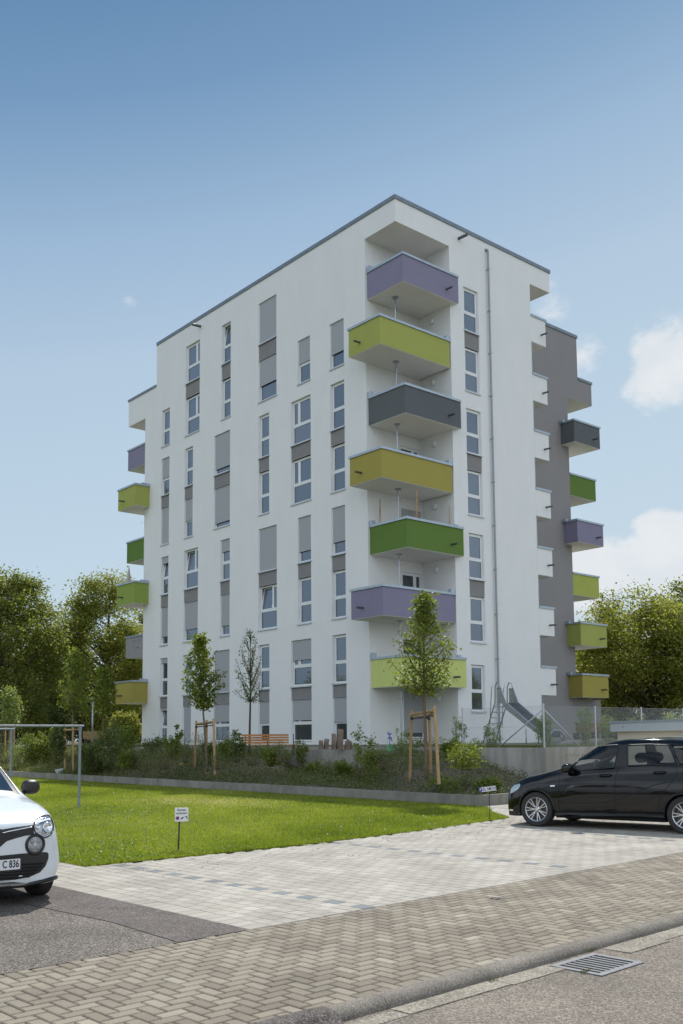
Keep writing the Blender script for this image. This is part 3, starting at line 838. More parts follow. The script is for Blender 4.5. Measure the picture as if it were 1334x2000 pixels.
# joint bed (sand and moss in the joints)
M['joint'] = mat('joint_sand', (.030, .026, .018), .95, col2=(.035, .045, .015), nscale=1.1)
M['joint2'] = mat('joint_sand_pale', (.15, .13, .10), .95, col2=(.11, .11, .06), nscale=1.1)
sheet('pavement_bed', [(-60, -23.37), (60, -23.37), (60, -21.15), (-60, -21.15)], -.016, M['joint'], kind='structure')
# herringbone pavement (0.2 x 0.1 m blocks)
s = .1
rects = []
for i in range(-200, 400):
    for j in range(-60, 60):
        # herringbone: cell (i,j); orientation by (i+j)%4
        k_ = (i - j) % 4
        x, y = -30 + i * s, -22.265 + j * s
        if k_ == 0: rects.append((x, x + 2 * s, y, y + s))
        elif k_ == 3: rects.append((x, x + s, y, y + 2 * s))
rects = np.array(rects)
c0 = (rects[:, 0] + rects[:, 1]) / 2
rects = rects[(c0 > -27) & (c0 < -4)]
lo, hi = -23.365, -21.15
rects[:, 2] = np.maximum(rects[:, 2], lo); rects[:, 3] = np.minimum(rects[:, 3], hi)
rects = rects[rects[:, 3] - rects[:, 2] > .03]
cc_ = rng.random(len(rects))
M['brick'] = attr_mat('pavement_block', [(0, (.215, .183, .142)), (.5, (.265, .228, .178)), (.93, (.298, .26, .204)), (1, (.355, .315, .25))], .93, grain=.5, gscale=170, bump=.6)
blocks('pavement', rects, M['brick'], gap=.0058, z=0.0, bev=.007, attr=cc_, kind='structure')
sheet('pavement_far', [(-60, -23.37), (-27, -23.37), (-27, -21.15), (-60, -21.15)], -.004, M['kerbstone'], kind='structure')
sheet('pavement_right', [(-4, -23.37), (60, -23.37), (60, -21.15), (-4, -21.15)], -.004, M['kerbstone'], kind='structure')
# pale paved parking area
LAWN = [p2b(-21.19, -16.42), (-18.4, -16.48), (-15.2, -16.1), (-12.1, -15.5), (-11.2, -14.3), (-10.13, -13.2), (-10.13, 60), p2b(-21.19, 60)]
def lawn_front(r):
    P_ = [(-21.9, -16.42), (-18.4, -16.48), (-15.2, -16.1), (-12.1, -15.5), (-11.2, -14.3), (-10.13, -13.2)]
    return np.interp(r, [p[0] for p in P_], [p[1] for p in P_])
sheet('parking_bed', [(-22.24, -21.15), (60, -21.15), (60, -9.9), (-9.6, -9.9), (-9.6, -16.9), (-21.08, -16.9), (-21.08, 30), (-22.24, 30)], -.016, M['joint2'], kind='structure')
def inside_lawn(p): return bool(inpoly(np.array([p[0]]), np.array([p[1]]), LAWN)[0])
rects = []; cols = []
cw, ln = .16, .2
r = -22.4; ci = 0
border = .24
# border course along the asphalt
l = -21.15
while l < 20:
    rects.append((-22.235, -22.235 + border, l, l + .16)); cols.append(rng.uniform(.35, .8)); l += .16
r = -22.235 + border
rows = []
while r < 12:
    rows.append(r); r += cw
blue_rows = [(-20.88,), (-17.23,), (-13.58,), (-9.9,), (-6.2,)]
for ci, r in enumerate(rows):
    off = 0 if ci % 2 else .1
    is_blue = [b for b in blue_rows if b[0] - cw / 2 <= r < b[0] + cw / 2]
    lend = 20 if r + cw < -21.1 else (-13.0 if r < -10.1 else -9.95)
    l = -21.15
    first = True; q = 0
    while l < lend:
        l2 = l + (ln if not (first and off) else .1); first = False
        l2 = min(l2, lend)
        bc_ = p2b(r + cw / 2, (l + l2) / 2)
        if l2 - l > .02 and not inside_lawn(bc_):
            rects.append((r, r + cw, l, l2))
            cols.append(0.02 if (is_blue and q % 2 == 0 and l2 - l > .15) else (rng.uniform(.3, 1) if rng.random() > .004 else .15))
        l = l2; q += 1
M['paver'] = attr_mat('parking_paver', [(0, (.20, .215, .225)), (.1, (.21, .22, .23)), (.12, (.34, .312, .267)), (.6, (.385, .355, .307)), (1, (.43, .40, .35))], .93, grain=.10, gscale=120, bump=.25)
blocks('parking_paving', rects, M['paver'], gap=.004, z=0.0, bev=.005, attr=np.array(cols), kind='structure')
# asphalt lot
sheet('asphalt_lot', [(-60, -21.15), (-22.24, -21.15), (-22.24, 30), (-60, 30)], -.004, M['asphalt'], kind='structure')
mbp = MB(); pp = [(-22.24, -21.16), (-22.24, -15.0), (-22.8, -15.2), (-22.92, -17.3), (-22.98, -18.6), (-22.88, -20.0), (-22.95, -21.16)]
mbp.add([PWp(a, b, .001) for a, b in pp], [tuple(range(len(pp)))]); mbp.build('asphalt_patch', M['patch'], kind='structure', recalc=True)

# lawn soil
M['lawnsoil'] = mat('lawn_soil', (.085, .125, .018), .95, col2=(.15, .15, .055), nscale=1.2)
mbp = MB(); mbp.add([BW(a, b, .0) for a, b in LAWN], [tuple(range(len(LAWN)))]); mbp.build('lawn', M['lawnsoil'], kind='structure')
def fbm(x, y, seed=0, scale=1.0):
    rg = np.random.default_rng(seed); out = 0; a = 1; tot_ = 0
    for o in range(4):
        for q in range(3):
            th = rg.uniform(0, 2 * PI); f = scale * 2 ** o * rg.uniform(.7, 1.3); ph = rg.uniform(0, 6.28)
            out = out + a * np.sin((x * math.cos(th) + y * math.sin(th)) * f + ph)
            tot_ += a
        a *= .6
    return out / tot_
def to_world(r_, l_, z_):
    return K[None] * [1, 1, 0] + r_[:, None] * dR + l_[:, None] * dL + np.stack([0 * r_, 0 * r_, z_], 1)
def visible(Wp, margin=40):
    d = Wp - np.array([0, 0, CZ]); dep = d @ fw
    X = 667 + F * (d @ rv) / dep; Y = PPY - F * (d @ uv) / dep
    return (dep > 1) & (X > -margin) & (X < 1334 + margin) & (Y < 2040)
def blades(N, sampler, hfun, wid, lean=.5):
    r_, l_ = sampler(N)
    base = to_world(r_, l_, np.zeros(len(r_)))
    k = visible(base); base = base[k]; r_ = r_[k]; l_ = l_[k]
    n = len(base); h = hfun(r_, l_) * rng.uniform(.6, 1.25, n)
    a = rng.uniform(0, 2 * PI, n); dep = np.linalg.norm(base[:, :2], axis=1)
    wd = wid * (dep / 16) ** .7
    side = np.stack([np.cos(a), np.sin(a), 0 * a], 1) * (wd[:, None] / 2)
    b = rng.uniform(0, 2 * PI, n); ln_ = rng.uniform(.1, lean, n) * h
    tip = base + np.stack([np.cos(b) * ln_, np.sin(b) * ln_, h], 1)
    return base, np.stack([base - side, base + side, tip], 1).reshape(-1, 3), r_, l_
NG = 420000
def samp(N):
    # denser near the camera
    r_ = rng.uniform(-22.6, -10.13, N); l_ = -16.45 + (rng.random(N) ** 1.7) * 42
    k = inpoly(r_, l_, LAWN); return r_[k], l_[k]
bare = lambda r_, l_: np.exp(-(((r_ + 13.6) / 1.3) ** 2 + ((l_ + 6.8) / 2.2) ** 2))
base, V, r_, l_ = blades(NG, samp, lambda r, l: .045 * (1 + .35 * fbm(r, l, 3, 1.4)), .011, 1.0)
val = np.clip(.48 + .42 * fbm(r_, l_, 5, 1.3) + rng.normal(0, .17, len(r_)), 0, .92)
bz = bare(r_, l_) * (.7 + .6 * fbm(r_, l_, 9, 3)); val = np.where(rng.random(len(r_)) < np.clip(bz, 0, .8), 1.0, val)
M['grass'] = attr_mat('grass_blade', [(0, (.10, .13, .022)), (.45, (.225, .255, .036)), (.75, (.325, .335, .06)), (.9, (.42, .40, .11)), (1, (.50, .42, .26))], .65, transl=.42, tcol=(1.5, 1.75, .55))
fast_mesh('lawn_grass', V, 3, M['grass'], attr=val, label='short bright green grass covering the lawn', cat='grass', kind='stuff')
# clover belt and daisies
def leafquads(c, size, nrm_up=.6, flat=None, asp=.6, rg=rng):
    """c (N,3) centres -> rhombus leaves, random orientation biased upward"""
    n = len(c)
    nv = rg.normal(0, 1, (n, 3)); nv[:, 2] = np.abs(nv[:, 2]) + nrm_up
    nv /= np.linalg.norm(nv, axis=1)[:, None]
    t = rg.normal(0, 1, (n, 3)); t -= nv * (t * nv).sum(1)[:, None]; t /= np.linalg.norm(t, axis=1)[:, None]
    b = np.cross(nv, t)
    sz = (np.ones(n) * size if np.isscalar(size) else size) * rg.uniform(.6, 1.3, n)
    t = t * sz[:, None] * .5; b = b * sz[:, None] * .5 * asp
    return np.stack([c - t, c + b * 1.0 - t * .1, c + t, c - b - t * .1], 1).reshape(-1, 4, 3).reshape(-1, 3)
cl_pts = []
N = 60000
r_ = rng.uniform(-21.9, -11, N); l_ = rng.uniform(-16.5, -5, N)
k = inpoly(r_, l_, LAWN)
edge = np.minimum(l_ - lawn_front(r_), (r_ + 21.85) * .9)
belt = np.exp(-((edge) / .45) ** 2) * np.where(r_ < -18.8, 1, .35) + .55 * np.exp(-(((r_ + 17.2) / .9) ** 2 + ((l_ + 8.5) / 1.6) ** 2)) + .7 * np.exp(-(((r_ + 20.3) / 1.0) ** 2 + ((l_ + 14.6) / .8) ** 2))
k &= rng.random(N) < belt
r_, l_ = r_[k], l_[k]
c = to_world(r_, l_, rng.uniform(.015, .06, len(r_)))
V = leafquads(c, .032, 1.2, asp=.9)
M['clover'] = attr_mat('clover_leaf', [(0, (.08, .13, .012)), (1, (.20, .26, .03))], .6, transl=.35)
fast_mesh('clover', V, 4, M['clover'], attr=rng.random(len(r_)), label='clover growing along the lawn edge by the paving', cat='clover', kind='stuff')
N = 2600
r_ = rng.uniform(-21.4, -11, N); l_ = rng.uniform(-16.2, 2, N)
pr = .05 + .75 * np.exp(-(((r_ + 17.2) / 1.0) ** 2 + ((l_ + 8.5) / 1.6) ** 2)) + .55 * np.exp(-(((r_ + 20.3) / 1.1) ** 2 + ((l_ + 14.9) / .8) ** 2)) + .25 * np.exp(-(((r_ + 14.6) / 2.5) ** 2 + ((l_ + 13) / 2) ** 2))
k = inpoly(r_, l_, LAWN) & (rng.random(N) < pr); r_, l_ = r_[k], l_[k]
c = to_world(r_, l_, rng.uniform(.05, .08, len(r_)))
M['petal'] = attr_mat('daisy_petal', [(0, (.5, .5, .42)), (1, (.8, .8, .74))], .6, transl=.2, tcol=(1, 1, .9))
dep = np.linalg.norm(c[:, :2], axis=1)
fast_mesh('daisies', leafquads(c, .02 * (dep / 15) ** .5, 2.5, asp=1.0), 4, M['petal'], attr=rng.random(len(r_)), label='tiny white clover blossoms dotted over the lawn', cat='flowers', kind='stuff')
M['moss_w'] = attr_mat('weed_leaf', [(0, (.06, .085, .015)), (1, (.15, .17, .04))], .8)
# weeds in paver joints
r_ = rng.uniform(-21.4, -12, 150); l_ = lawn_front(r_) - rng.random(150) ** 3 * 2.0
rr_ = np.repeat(r_, 5) + rng.normal(0, .012, 150 * 5); ll_ = np.repeat(l_, 5) + rng.normal(0, .012, 150 * 5)
c = to_world(rr_, ll_, rng.uniform(.0, .02, len(rr_)))
fast_mesh('joint_weeds', leafquads(c, .016, .8), 4, M['moss_w'], attr=rng.random(len(rr_)), label='small weeds sprouting in the paving joints near the lawn', cat='weeds', kind='stuff')
M['moss'] = attr_mat('moss_leaf', [(0, (.05, .07, .01)), (1, (.13, .14, .03))], .8)
# moss tufts by the drain
for nm_, (a_, b_), n_ in (('moss', (-21.36, -23.86), 70), ('moss', (-20.75, -23.52), 50), ('moss', (-22.0, -23.55), 40)):
    c = np.array([PWp(a_ + rng.normal(0, .03), b_ + rng.normal(0, .008), ROADZ + .006 + rng.random() * .012) for _ in range(n_)])
    fast_mesh('moss_tuft', leafquads(c, .014, .8), 4, M['moss'], attr=rng.random(n_), label={-21.36: 'moss tuft at the near left corner of the drain grate', -20.75: 'moss tuft between the kerb and the far side of the drain', -22.0: 'moss tuft in the gutter left of the drain grate'}[a_], cat='moss', kind='stuff')

# ------------------------------------------------------------------ drain grate
dc_ = sum(gnd(x, y, ROADZ) for x, y in ((1070, 1888), (1153, 1865), (1261, 1881), (1180, 1906))) / 4
DR = empty('drain_grate', dc_, YAW + PA, label='grey steel drain grate set in the gutter beside the kerb', cat='drain')
f_ = MB(); hw, hl = .285, .215
zt_ = .009
M['grate'] = mat('grate_metal', (.21, .215, .225), .5, metal=.25, col2=(.15, .15, .155), nscale=18, bump=.2, bscale=60)
f_.box((-hw, -hl, -.03), (hw, -hl + .05, zt_)); f_.box((-hw, hl - .05, -.03), (hw, hl, zt_)); f_.box((-hw, -hl + .05, -.03), (-hw + .045, hl - .05, zt_)); f_.box((hw - .045, -hl + .05, -.03), (hw, hl - .05, zt_))
f_.build('grate_frame', M['grate'], DR)
b_ = MB()
for i in range(7):
    x = -hw + .045 + (i + 1) * .0619
    b_.box((x - .012, -hl + .05, -.025), (x + .012, hl - .05, zt_ - .003))
b_.build('grate_bars', M['grate'], DR)
v_ = MB(); v_.box((-hw + .045, -hl + .05, -.2), (hw - .045, hl - .05, .0015)); 
M['black'] = mat('black_void', (.004, .004, .004), .9)
f2 = MB(); f2.quad((-hw + .045, -hl + .05, .0012), (hw - .045, -hl + .05, .0012), (hw - .045, hl - .05, .0012), (-hw + .045, hl - .05, .0012)); f2.build('shaft_dark_sheet', M['black'], DR)  # flat black sheet painted as the darkness below the bars
# small round cover
cv = MB(); cv.lathe([(0, .0), (.05, .0), (.05, .003), (.04, .004), (.0, .002)], 20, tuple(BW(-19.65, -21.61, .003)))
cv.build('valve_cover', M['dark'], smooth=True, label='small round metal cover sunk in the brick pavement', cat='cover')

# ------------------------------------------------------------------ edging kerb of the bank
M['edging'] = mat('edging_concrete', (.31, .295, .262), .9, col2=(.21, .20, .172), nscale=1.3, bump=.3, bscale=50, bdist=.005); streaks(M['edging'], .82, 1.05, (2, 2, .8))
ek = MB()
def wallseg(mb, p, q, w, z0, z1, side=1):
    p = np.array(p); q = np.array(q); d = (q - p) / np.linalg.norm(q - p); n = np.array([-d[1], d[0]]) * side
    a, b, c, e = p, q, q + n * w, p + n * w
    vs = [BW(*a, z0), BW(*b, z0), BW(*c, z0), BW(*e, z0), BW(*a, z1), BW(*b, z1), BW(*c, z1), BW(*e, z1)]
    mb.add(vs, [(3, 2, 1, 0), (4, 5, 6, 7), (0, 1, 5, 4), (1, 2, 6, 5), (2, 3, 7, 6), (3, 0, 4, 7)])
l = -12.86
ek_z = .25
while l < 30:
    wallseg(ek, (-10.12, l + .004), (-10.12, l + .996), .10, -.1, ek_z + float(rng.uniform(-.004, .004)), -1); l += 1.0
r = -10.02
while r < -3.8:
    wallseg(ek, (r + .004, -12.86), (min(r + .996, -3.8), -12.86), .10, -.1, ek_z + float(rng.uniform(-.004, .004)), 1); r += 1.0
ek.build('edging_kerb', M['edging'], kind='structure', recalc=True)

# ------------------------------------------------------------------ terrace and bank
def smooth(x): x = np.clip(x, 0, 1); return x * x * (3 - 2 * x)
def bank_h(r, l):
    r = np.asarray(r, float); l = np.asarray(l, float)
    top = .97 + .03 * np.sin(l * .7)
    wd = np.where(l > 3.2, 4.6, np.where(l > -2.2, 9.5, 4.6))
    # smooth the width changes
    lp = l - (r + 3.75) * 1.22
    a1 = smooth((lp - 2.3) / 1.0); a2 = smooth((-1.9 - lp) / 1.5)
    full = smooth((r + 10.0) / 4.7) * (top - .2) + .2
    low = .2 + .18 * smooth((r + 10.0) / 6.0)
    k = np.clip(a1 + a2, 0, 1)
    h = low * (1 - k) + full * k
    # front end of the mound
    e = smooth((l + 12.75) / 3.2)
    rr = smooth((r + 3.6 - 0) / -3.0)            # falls away towards the retaining wall corner
    east = np.where(l < -7.2, smooth((-7.2 - l) / 2.2), 0)
    h = .12 + (h - .12) * e
    h = h * (1 - east) + east * (.12 + (h - .12) * np.clip(smooth((-r - 4.4) / 2.3), 0, 1))
    h = h + .05 * fbm(r, l, 21, 2.0) * smooth((r + 10) / 1.0)
    return h
rs = np.arange(-10.0, -3.74, .25); ls = np.concatenate([np.arange(-12.78, 20, .25), np.arange(20, 90, 2.)])
RR, LL = np.meshgrid(rs, ls, indexing='ij')
HH = bank_h(RR, LL)
V = to_world(RR.ravel(), LL.ravel(), HH.ravel())
n1, n2 = RR.shape
fs = [(i * n2 + j, (i + 1) * n2 + j, (i + 1) * n2 + j + 1, i * n2 + j + 1) for i in range(n1 - 1) for j in range(n2 - 1)]
bk_ = MB(); bk_.add([tuple(v) for v in V], fs); bk_.build('bank', M['soil'], kind='structure', smooth=True)
# terrace
M['terr'] = mat('terrace_ground', (.20, .18, .14), .95, col2=(.10, .12, .04), nscale=.5, bump=.3)
t_ = MB()
def th(r): return 1.02 + .30 * min(max((r + 3.75) / 3.75, 0), 1)
rr_ = [-3.75, -2.5, -1.2, 0, 60]; ll_ = [-9.94, -6, 0, 6, 12, 20, 40, 120]
vv = [BW(a, b, th(a)) for a in rr_ for b in ll_]
nb = len(ll_)
t_.add(vv, [(i * nb + j, (i + 1) * nb + j, (i + 1) * nb + j + 1, i * nb + j + 1) for i in range(len(rr_) - 1) for j in range(nb - 1)])
t_.build('terrace', M['terr'], kind='structure', smooth=True)
# concrete retaining walls
def retaining(name, segs, label, w=.24):
    m_ = MB()
    for (p, q, z0, z1, side) in segs: wallseg(m_, p, q, w, z0, z1, side)
    return m_.build(name, M['wallc'], label=label, cat='wall', recalc=True)
def wall_mat():
    m = mat('cast_concrete', (.42, .40, .36), .9, col2=(.33, .31, .27), nscale=1.1, bump=.25, bscale=30, bdist=.006)
    N = m.node_tree.nodes; L = m.node_tree.links; p = N['Principled BSDF']
    # rain streaks: noise stretched vertically
    t = N.new('ShaderNodeTexCoord'); mp_ = N.new('ShaderNodeMapping'); mp_.inputs['Scale'].default_value = (2.2, 2.2, .3); L.new(t.outputs['Object'], mp_.inputs[0])
    n = N.new('ShaderNodeTexNoise'); n.inputs['Scale'].default_value = 2.0; n.inputs['Detail'].default_value = 6; L.new(mp_.outputs[0], n.inputs['Vector'])
    mr = N.new('ShaderNodeMapRange'); mr.inputs['From Min'].default_value = .35; mr.inputs['From Max'].default_value = .62; mr.inputs['To Min'].default_value = .8; mr.inputs['To Max'].default_value = 1.05; L.new(n.outputs['Fac'], mr.inputs['Value'])
    old = p.inputs['Base Color'].links[0].from_socket
    vm = N.new('ShaderNodeVectorMath'); vm.operation = 'SCALE'; L.new(old, vm.inputs[0]); L.new(mr.outputs[0], vm.inputs['Scale']); L.new(vm.outputs[0], p.inputs['Base Color'])
    return m
M['wallc'] = wall_mat()
retaining('retaining_wall', [((-3.99, -1.9), (-3.99, 2.5), .1, 1.17, -1), ((-3.75, -2.6), (-3.75, -1.9), .1, 1.17, 1)][:1], 'grey concrete wall with dark rain streaks below the wooden bench')
retaining('retaining_wall', [((-3.99, -10.15), (-3.99, -6.2), -.1, 1.27, -1), ((-3.74, -10.15), (12, -10.15), -.1, 1.27, 1)], 'long angled concrete wall under the mesh fence')
retaining('retaining_wall', [((-5.2, 10.0), (-5.2, 13.6), .1, 1.28, -1)], 'low concrete wall behind shrubs at the left end of building')
# log edging of the play area
M['log'] = mat('pale_log', (.32, .29, .26), .85, col2=(.22, .19, .16), nscale=3, bump=.4, bscale=20)
def logpath(pts, r0, label):
    pts = [Vector(BW(*p)) for p in pts]
    m_ = MB(); P_ = []
    for i in range(len(pts) - 1):
        for k in range(5): P_.append(pts[i].lerp(pts[i + 1], k / 5))
    P_.append(pts[-1])
    rad = [r0 * random.uniform(.88, 1.1) for _ in P_]; rad[0] *= .6; rad[-1] *= .6
    m_.tube(P_, rad, 12)
    m_.build('log', M['log'], smooth=True, label=label, cat='log')
random.seed(4)
logpath([(-3.3, 4.1, 1.12), (-3.2, 1.8, 1.15), (-3.2, -.5, 1.16), (-3.0, -2.4, 1.13)], .11, 'long pale log lying on top of the streaked concrete wall')
logpath([(-2.9, -2.6, 1.15), (-3.0, -4.6, 1.16), (-3.2, -7.0, 1.17)], .11, 'pale log lying on the bank behind the staked tree')

# ------------------------------------------------------------------ vegetation covering the bank
N = 150000
r_ = rng.uniform(-9.95, -3.9, N); l_ = -12.7 + rng.random(N) ** 1.25 * 45
h = bank_h(r_, l_)
pw = to_world(r_, l_, h); k = visible(pw)
dens = .6 + .75 * fbm(r_, l_, 31, 1.5)
dens = np.where(l_ < -8, dens * .5, dens); dens = np.where(l_ > 8, dens + .3, dens)
k &= rng.random(N) < dens
r_, l_, h = r_[k], l_[k], h[k]
c = to_world(r_, l_, h + rng.random(len(r_)) ** 1.6 * np.clip(.2 + .28 * fbm(r_, l_, 77, 1.7), .05, .5))
dep = np.linalg.norm(c[:, :2], axis=1)
M['cover'] = attr_mat('ground_cover_leaf', [(0, (.065, .085, .03)), (.5, (.13, .155, .05)), (.8, (.22, .225, .085)), (1, (.32, .265, .15))], .6, transl=.35, tcol=(1.2, 1.25, .6))
val = np.clip(.45 + .3 * fbm(r_, l_, 33, 1.0) + rng.normal(0, .2, len(r_)), 0, 1)
fast_mesh('ground_cover', leafquads(c, .055 * (dep / 26) ** .5, .7), 4, M['cover'], attr=val, label='low leafy ground cover spreading over the bank', cat='ground cover', kind='stuff')
# longer weeds / grass blades on bank and terrace rim
N = 42000
r_ = rng.uniform(-9.95, -2.9, N); l_ = -12.2 + rng.random(N) * 42
k = rng.random(N) < np.clip(.25 + .8 * fbm(r_, l_, 41, .9) + np.where(l_ > 6, .45, 0), 0, 1)
r_, l_ = r_[k], l_[k]
h = np.where(r_ < -3.8, bank_h(r_, l_), 1.02)
base = to_world(r_, l_, h); kk = visible(base); base = base[kk]; l_ = l_[kk]
n = len(base); a = rng.uniform(0, 2 * PI, n); hh = rng.uniform(.08, .36, n) * np.where(l_ > 9, 1.2, .8) * np.where(r_[kk] > -6, .55, 1)
side = np.stack([np.cos(a), np.sin(a), 0 * a], 1) * .009
b = rng.uniform(0, 2 * PI, n); tip = base + np.stack([np.cos(b) * hh * .4, np.sin(b) * hh * .4, hh], 1)
fast_mesh('bank_grass', np.stack([base - side, base + side, tip], 1).reshape(-1, 3), 3, M['cover'], attr=np.clip(rng.normal(.6, .2, n), 0, 1), label='long loose grass growing between plants on the bank', cat='grass', kind='stuff')
# sedum strip on top of the long wall and terrace greenery
N = 26000
r_ = np.concatenate([rng.uniform(-3.9, -3.3, N // 2), rng.uniform(-3.7, 12, N // 2)]); l_ = np.concatenate([rng.uniform(-9.9, -6, N // 2), rng.uniform(-9.95, -9.2, N // 2)])
c = to_world(r_, l_, 1.27 + rng.random(N) * .07)
M['sedum'] = attr_mat('sedum_leaf', [(0, (.12, .15, .02)), (.7, (.28, .30, .05)), (1, (.30, .16, .06))], .6, transl=.3)
fast_mesh('sedum', leafquads(c, .035, .7), 4, M['sedum'], attr=rng.random(N), label='yellow green sedum strip on top of the long wall', cat='sedum', kind='stuff')
# ================================================================== PROPS AND PLANTS
def w2rl(X):
    q = np.array([X[0], X[1], 0]) - K * [1, 1, 0]
    return float(q @ dR), float(q @ dL)
def on_bank(x, y):
    z = .4
    for _ in range(40):
        X = gnd(x, y, z); r, l = w2rl(X)
        zn = float(bank_h(r, l)) if r < -3.75 else th(r)
        z = z + (zn - z) * .5
    return X
def along(x, depth, z=None):
    X = at(x, 1450, depth); r, l = w2rl(X)
    if z is None: z = th(r) if r > -3.75 else (float(bank_h(r, l)) if l > -12.8 and r > -10.1 else 0)
    return np.array([X[0], X[1], z])
M['bark'] = mat('young_bark', (.20, .15, .10), .9, col2=(.12, .09, .06), nscale=9, bump=.4, bscale=60)
M['bark2'] = mat('dark_bark', (.09, .07, .05), .95, col2=(.05, .04, .03), nscale=3, bump=.6, bscale=14)
M['stake'] = mat('stake_wood', (.47, .31, .16), .8, col2=(.36, .23, .11), nscale=6, bump=.3, bscale=25)
M['strap'] = mat('dark_strap', (.03, .025, .022), .8)
LEAF = lambda name, a, b, c, t=.35: attr_mat(name, [(0, a), (.5, b), (1, c)], .5, transl=t, spec=.4, tcol=(1.3, 1.35, .62))
M['leaf_young'] = LEAF('young_leaf', (.075, .11, .02), (.17, .215, .036), (.31, .33, .07), .48)
M['leaf_olive'] = LEAF('olive_leaf', (.09, .115, .04), (.165, .195, .07), (.27, .29, .115), .4)
M['leaf_dark'] = LEAF('dark_leaf', (.075, .098, .035), (.13, .165, .055), (.23, .25, .095), .45)
M['leaf_willow'] = LEAF('willow_leaf', (.13, .19, .05), (.24, .30, .09), (.36, .40, .17), .4)
M['leaf_big'] = LEAF('tree_leaf', (.115, .135, .04), (.185, .21, .057), (.31, .315, .105), .55)
M['leaf_walnut'] = LEAF('broad_leaf', (.135, .15, .036), (.235, .25, .058), (.38, .37, .115), .55)

def branch_path(p0, p1, bend, n=6, rg=None):
    p0 = np.array(p0, float); p1 = np.array(p1, float)
    mid = (p0 + p1) / 2 + bend
    return [tuple((1 - t) ** 2 * p0 + 2 * t * (1 - t) * mid + t * t * p1) for t in np.linspace(0, 1, n)]
def young_tree(name, base, top, z_crown, profile, nbr, nleaf, lsize, leafm, label, cat='tree', group=None, trunk_r=.045, seed=1, asp=.75, extra=(), spread=.16, up=.75, barkm='bark'):
    """base, top world points; profile: list of (t, radius) over the crown height"""
    rg = np.random.default_rng(seed)
    base = np.array(base, float); top = np.array(top, float)
    root = empty(name, base, label=label, cat=cat, group=group)
    T = top - base
    def axis(z):   # point on the trunk at absolute height z
        t = (z - base[2]) / (top[2] - base[2])
        wob = np.array([math.sin(t * 5 + seed) * .03, math.cos(t * 4 + seed) * .03, 0]) * (1 if t > 0 else 0)
        return base + T * t + wob * t
    m_ = MB()
    zs_ = np.linspace(base[2], top[2], 12)
    m_.tube([axis(z) - base for z in zs_], [trunk_r * (1 - .85 * i / 11) for i in range(12)], 8)
    pts = []
    ts = [p[0] for p in profile]; rs_ = [p[1] for p in profile]
    H = top[2] - z_crown
    for i in range(nbr):
        t = (i + rg.random()) / nbr
        t = t ** .9
        zt_ = z_crown + H * t                                   # height of tip
        rad = np.interp(t, ts, rs_) * rg.uniform(.75, 1.08)
        a = i * 2.4 + rg.uniform(-.5, .5)
        z0_ = max(z_crown - .05, zt_ - rad * up * rg.uniform(.9, 1.5) - .05)
        p0 = axis(z0_); p1 = axis(zt_) + np.array([math.cos(a) * rad, math.sin(a) * rad, 0])
        path = branch_path(p0, p1, np.array([math.cos(a), math.sin(a), -.4]) * rad * .22)
        m_.tube([np.array(q) - base for q in path], [trunk_r * .34 * (1 - .14 * k_) for k_ in range(6)], 5)
        q = np.array(path)
        k_ = rg.random(int(nleaf / nbr)) ** .7
        ii = k_ * 5; i0 = np.minimum(ii.astype(int), 4); fr = (ii - i0)[:, None]
        pp = q[i0] * (1 - fr) + q[i0 + 1] * fr + rg.normal(0, spread, (len(k_), 3)) * np.array([1, 1, .8])
        pts.append(pp[k_ > .12])
    for (p1, n_) in extra:   # stray branches: world points
        p1 = np.array(p1, float); p0 = axis(min(max(p1[2] - .45, z_crown * .98), top[2]))
        path = np.array(branch_path(p0, p1, np.array([0, 0, -.1])))
        m_.tube([q - base for q in path], [.014, .012, .01, .008, .006, .004], 5)
        k_ = rg.uniform(.45, 1, n_); ii = k_ * 5; i0 = np.minimum(ii.astype(int), 4); fr = (ii - i0)[:, None]
        pts.append(path[i0] * (1 - fr) + path[i0 + 1] * fr + rg.normal(0, .05, (n_, 3)))
    m_.build('trunk', M[barkm], root, smooth=True)
    P_ = np.concatenate(pts) - base
    V = leafquads(P_, lsize, .5, asp=asp, rg=rg)
    fast_mesh('crown', V, 4, M[leafm], root, attr=np.clip(rg.normal(.5, .22, len(P_)) + .12 * np.sin(P_[:, 2] * 4 + P_[:, 0] * 5), 0, 1))
    return root
def stakes(posts, ztop, zrail, label, r0=.04):
    """posts: list of (bottom world, top xy world)"""
    b0 = np.array(posts[0][0], float)
    root = empty('tree_stakes', b0, label=label, cat='tree stakes', group='wooden support stakes of the young trees')
    tops = []
    for i, (b, t) in enumerate(posts):
        m_ = MB(); b = np.array(b, float); t = np.array(t, float)
        m_.tube([b - b0 - [0, 0, .2], (b + t) / 2 - b0 + rng.normal(0, .006, 3), t - b0], [r0, r0 * .97, r0 * .93], 12)
        m_.build('stake', M['stake'], root, auto=True); tops.append(t)
    m_ = MB()
    for i in range(len(tops)):
        a, b = tops[i].copy(), tops[(i + 1) % len(tops)].copy()
        a[2] = b[2] = zrail + .012 * i
        d = (b - a) / np.linalg.norm(b - a)
        m_.tube([a - d * .08 - b0, b + d * .08 - b0], r0 * .8, 10)
    m_.build('rail', M['stake'], root, auto=True)
    s_ = MB(); c = sum(tops) / len(tops)
    for i in range(len(tops)):
        a = tops[i].copy(); a[2] = zrail - .09; cc2 = c.copy(); cc2[2] = zrail - .08
        s_.tube([a - b0, cc2 - b0], .018, 6); s_.tube([a - b0 + [0, 0, -.03], a - b0 + [0, 0, .03]], r0 * 1.1, 10)
    s_.build('strap', M['strap'], root)
    return root
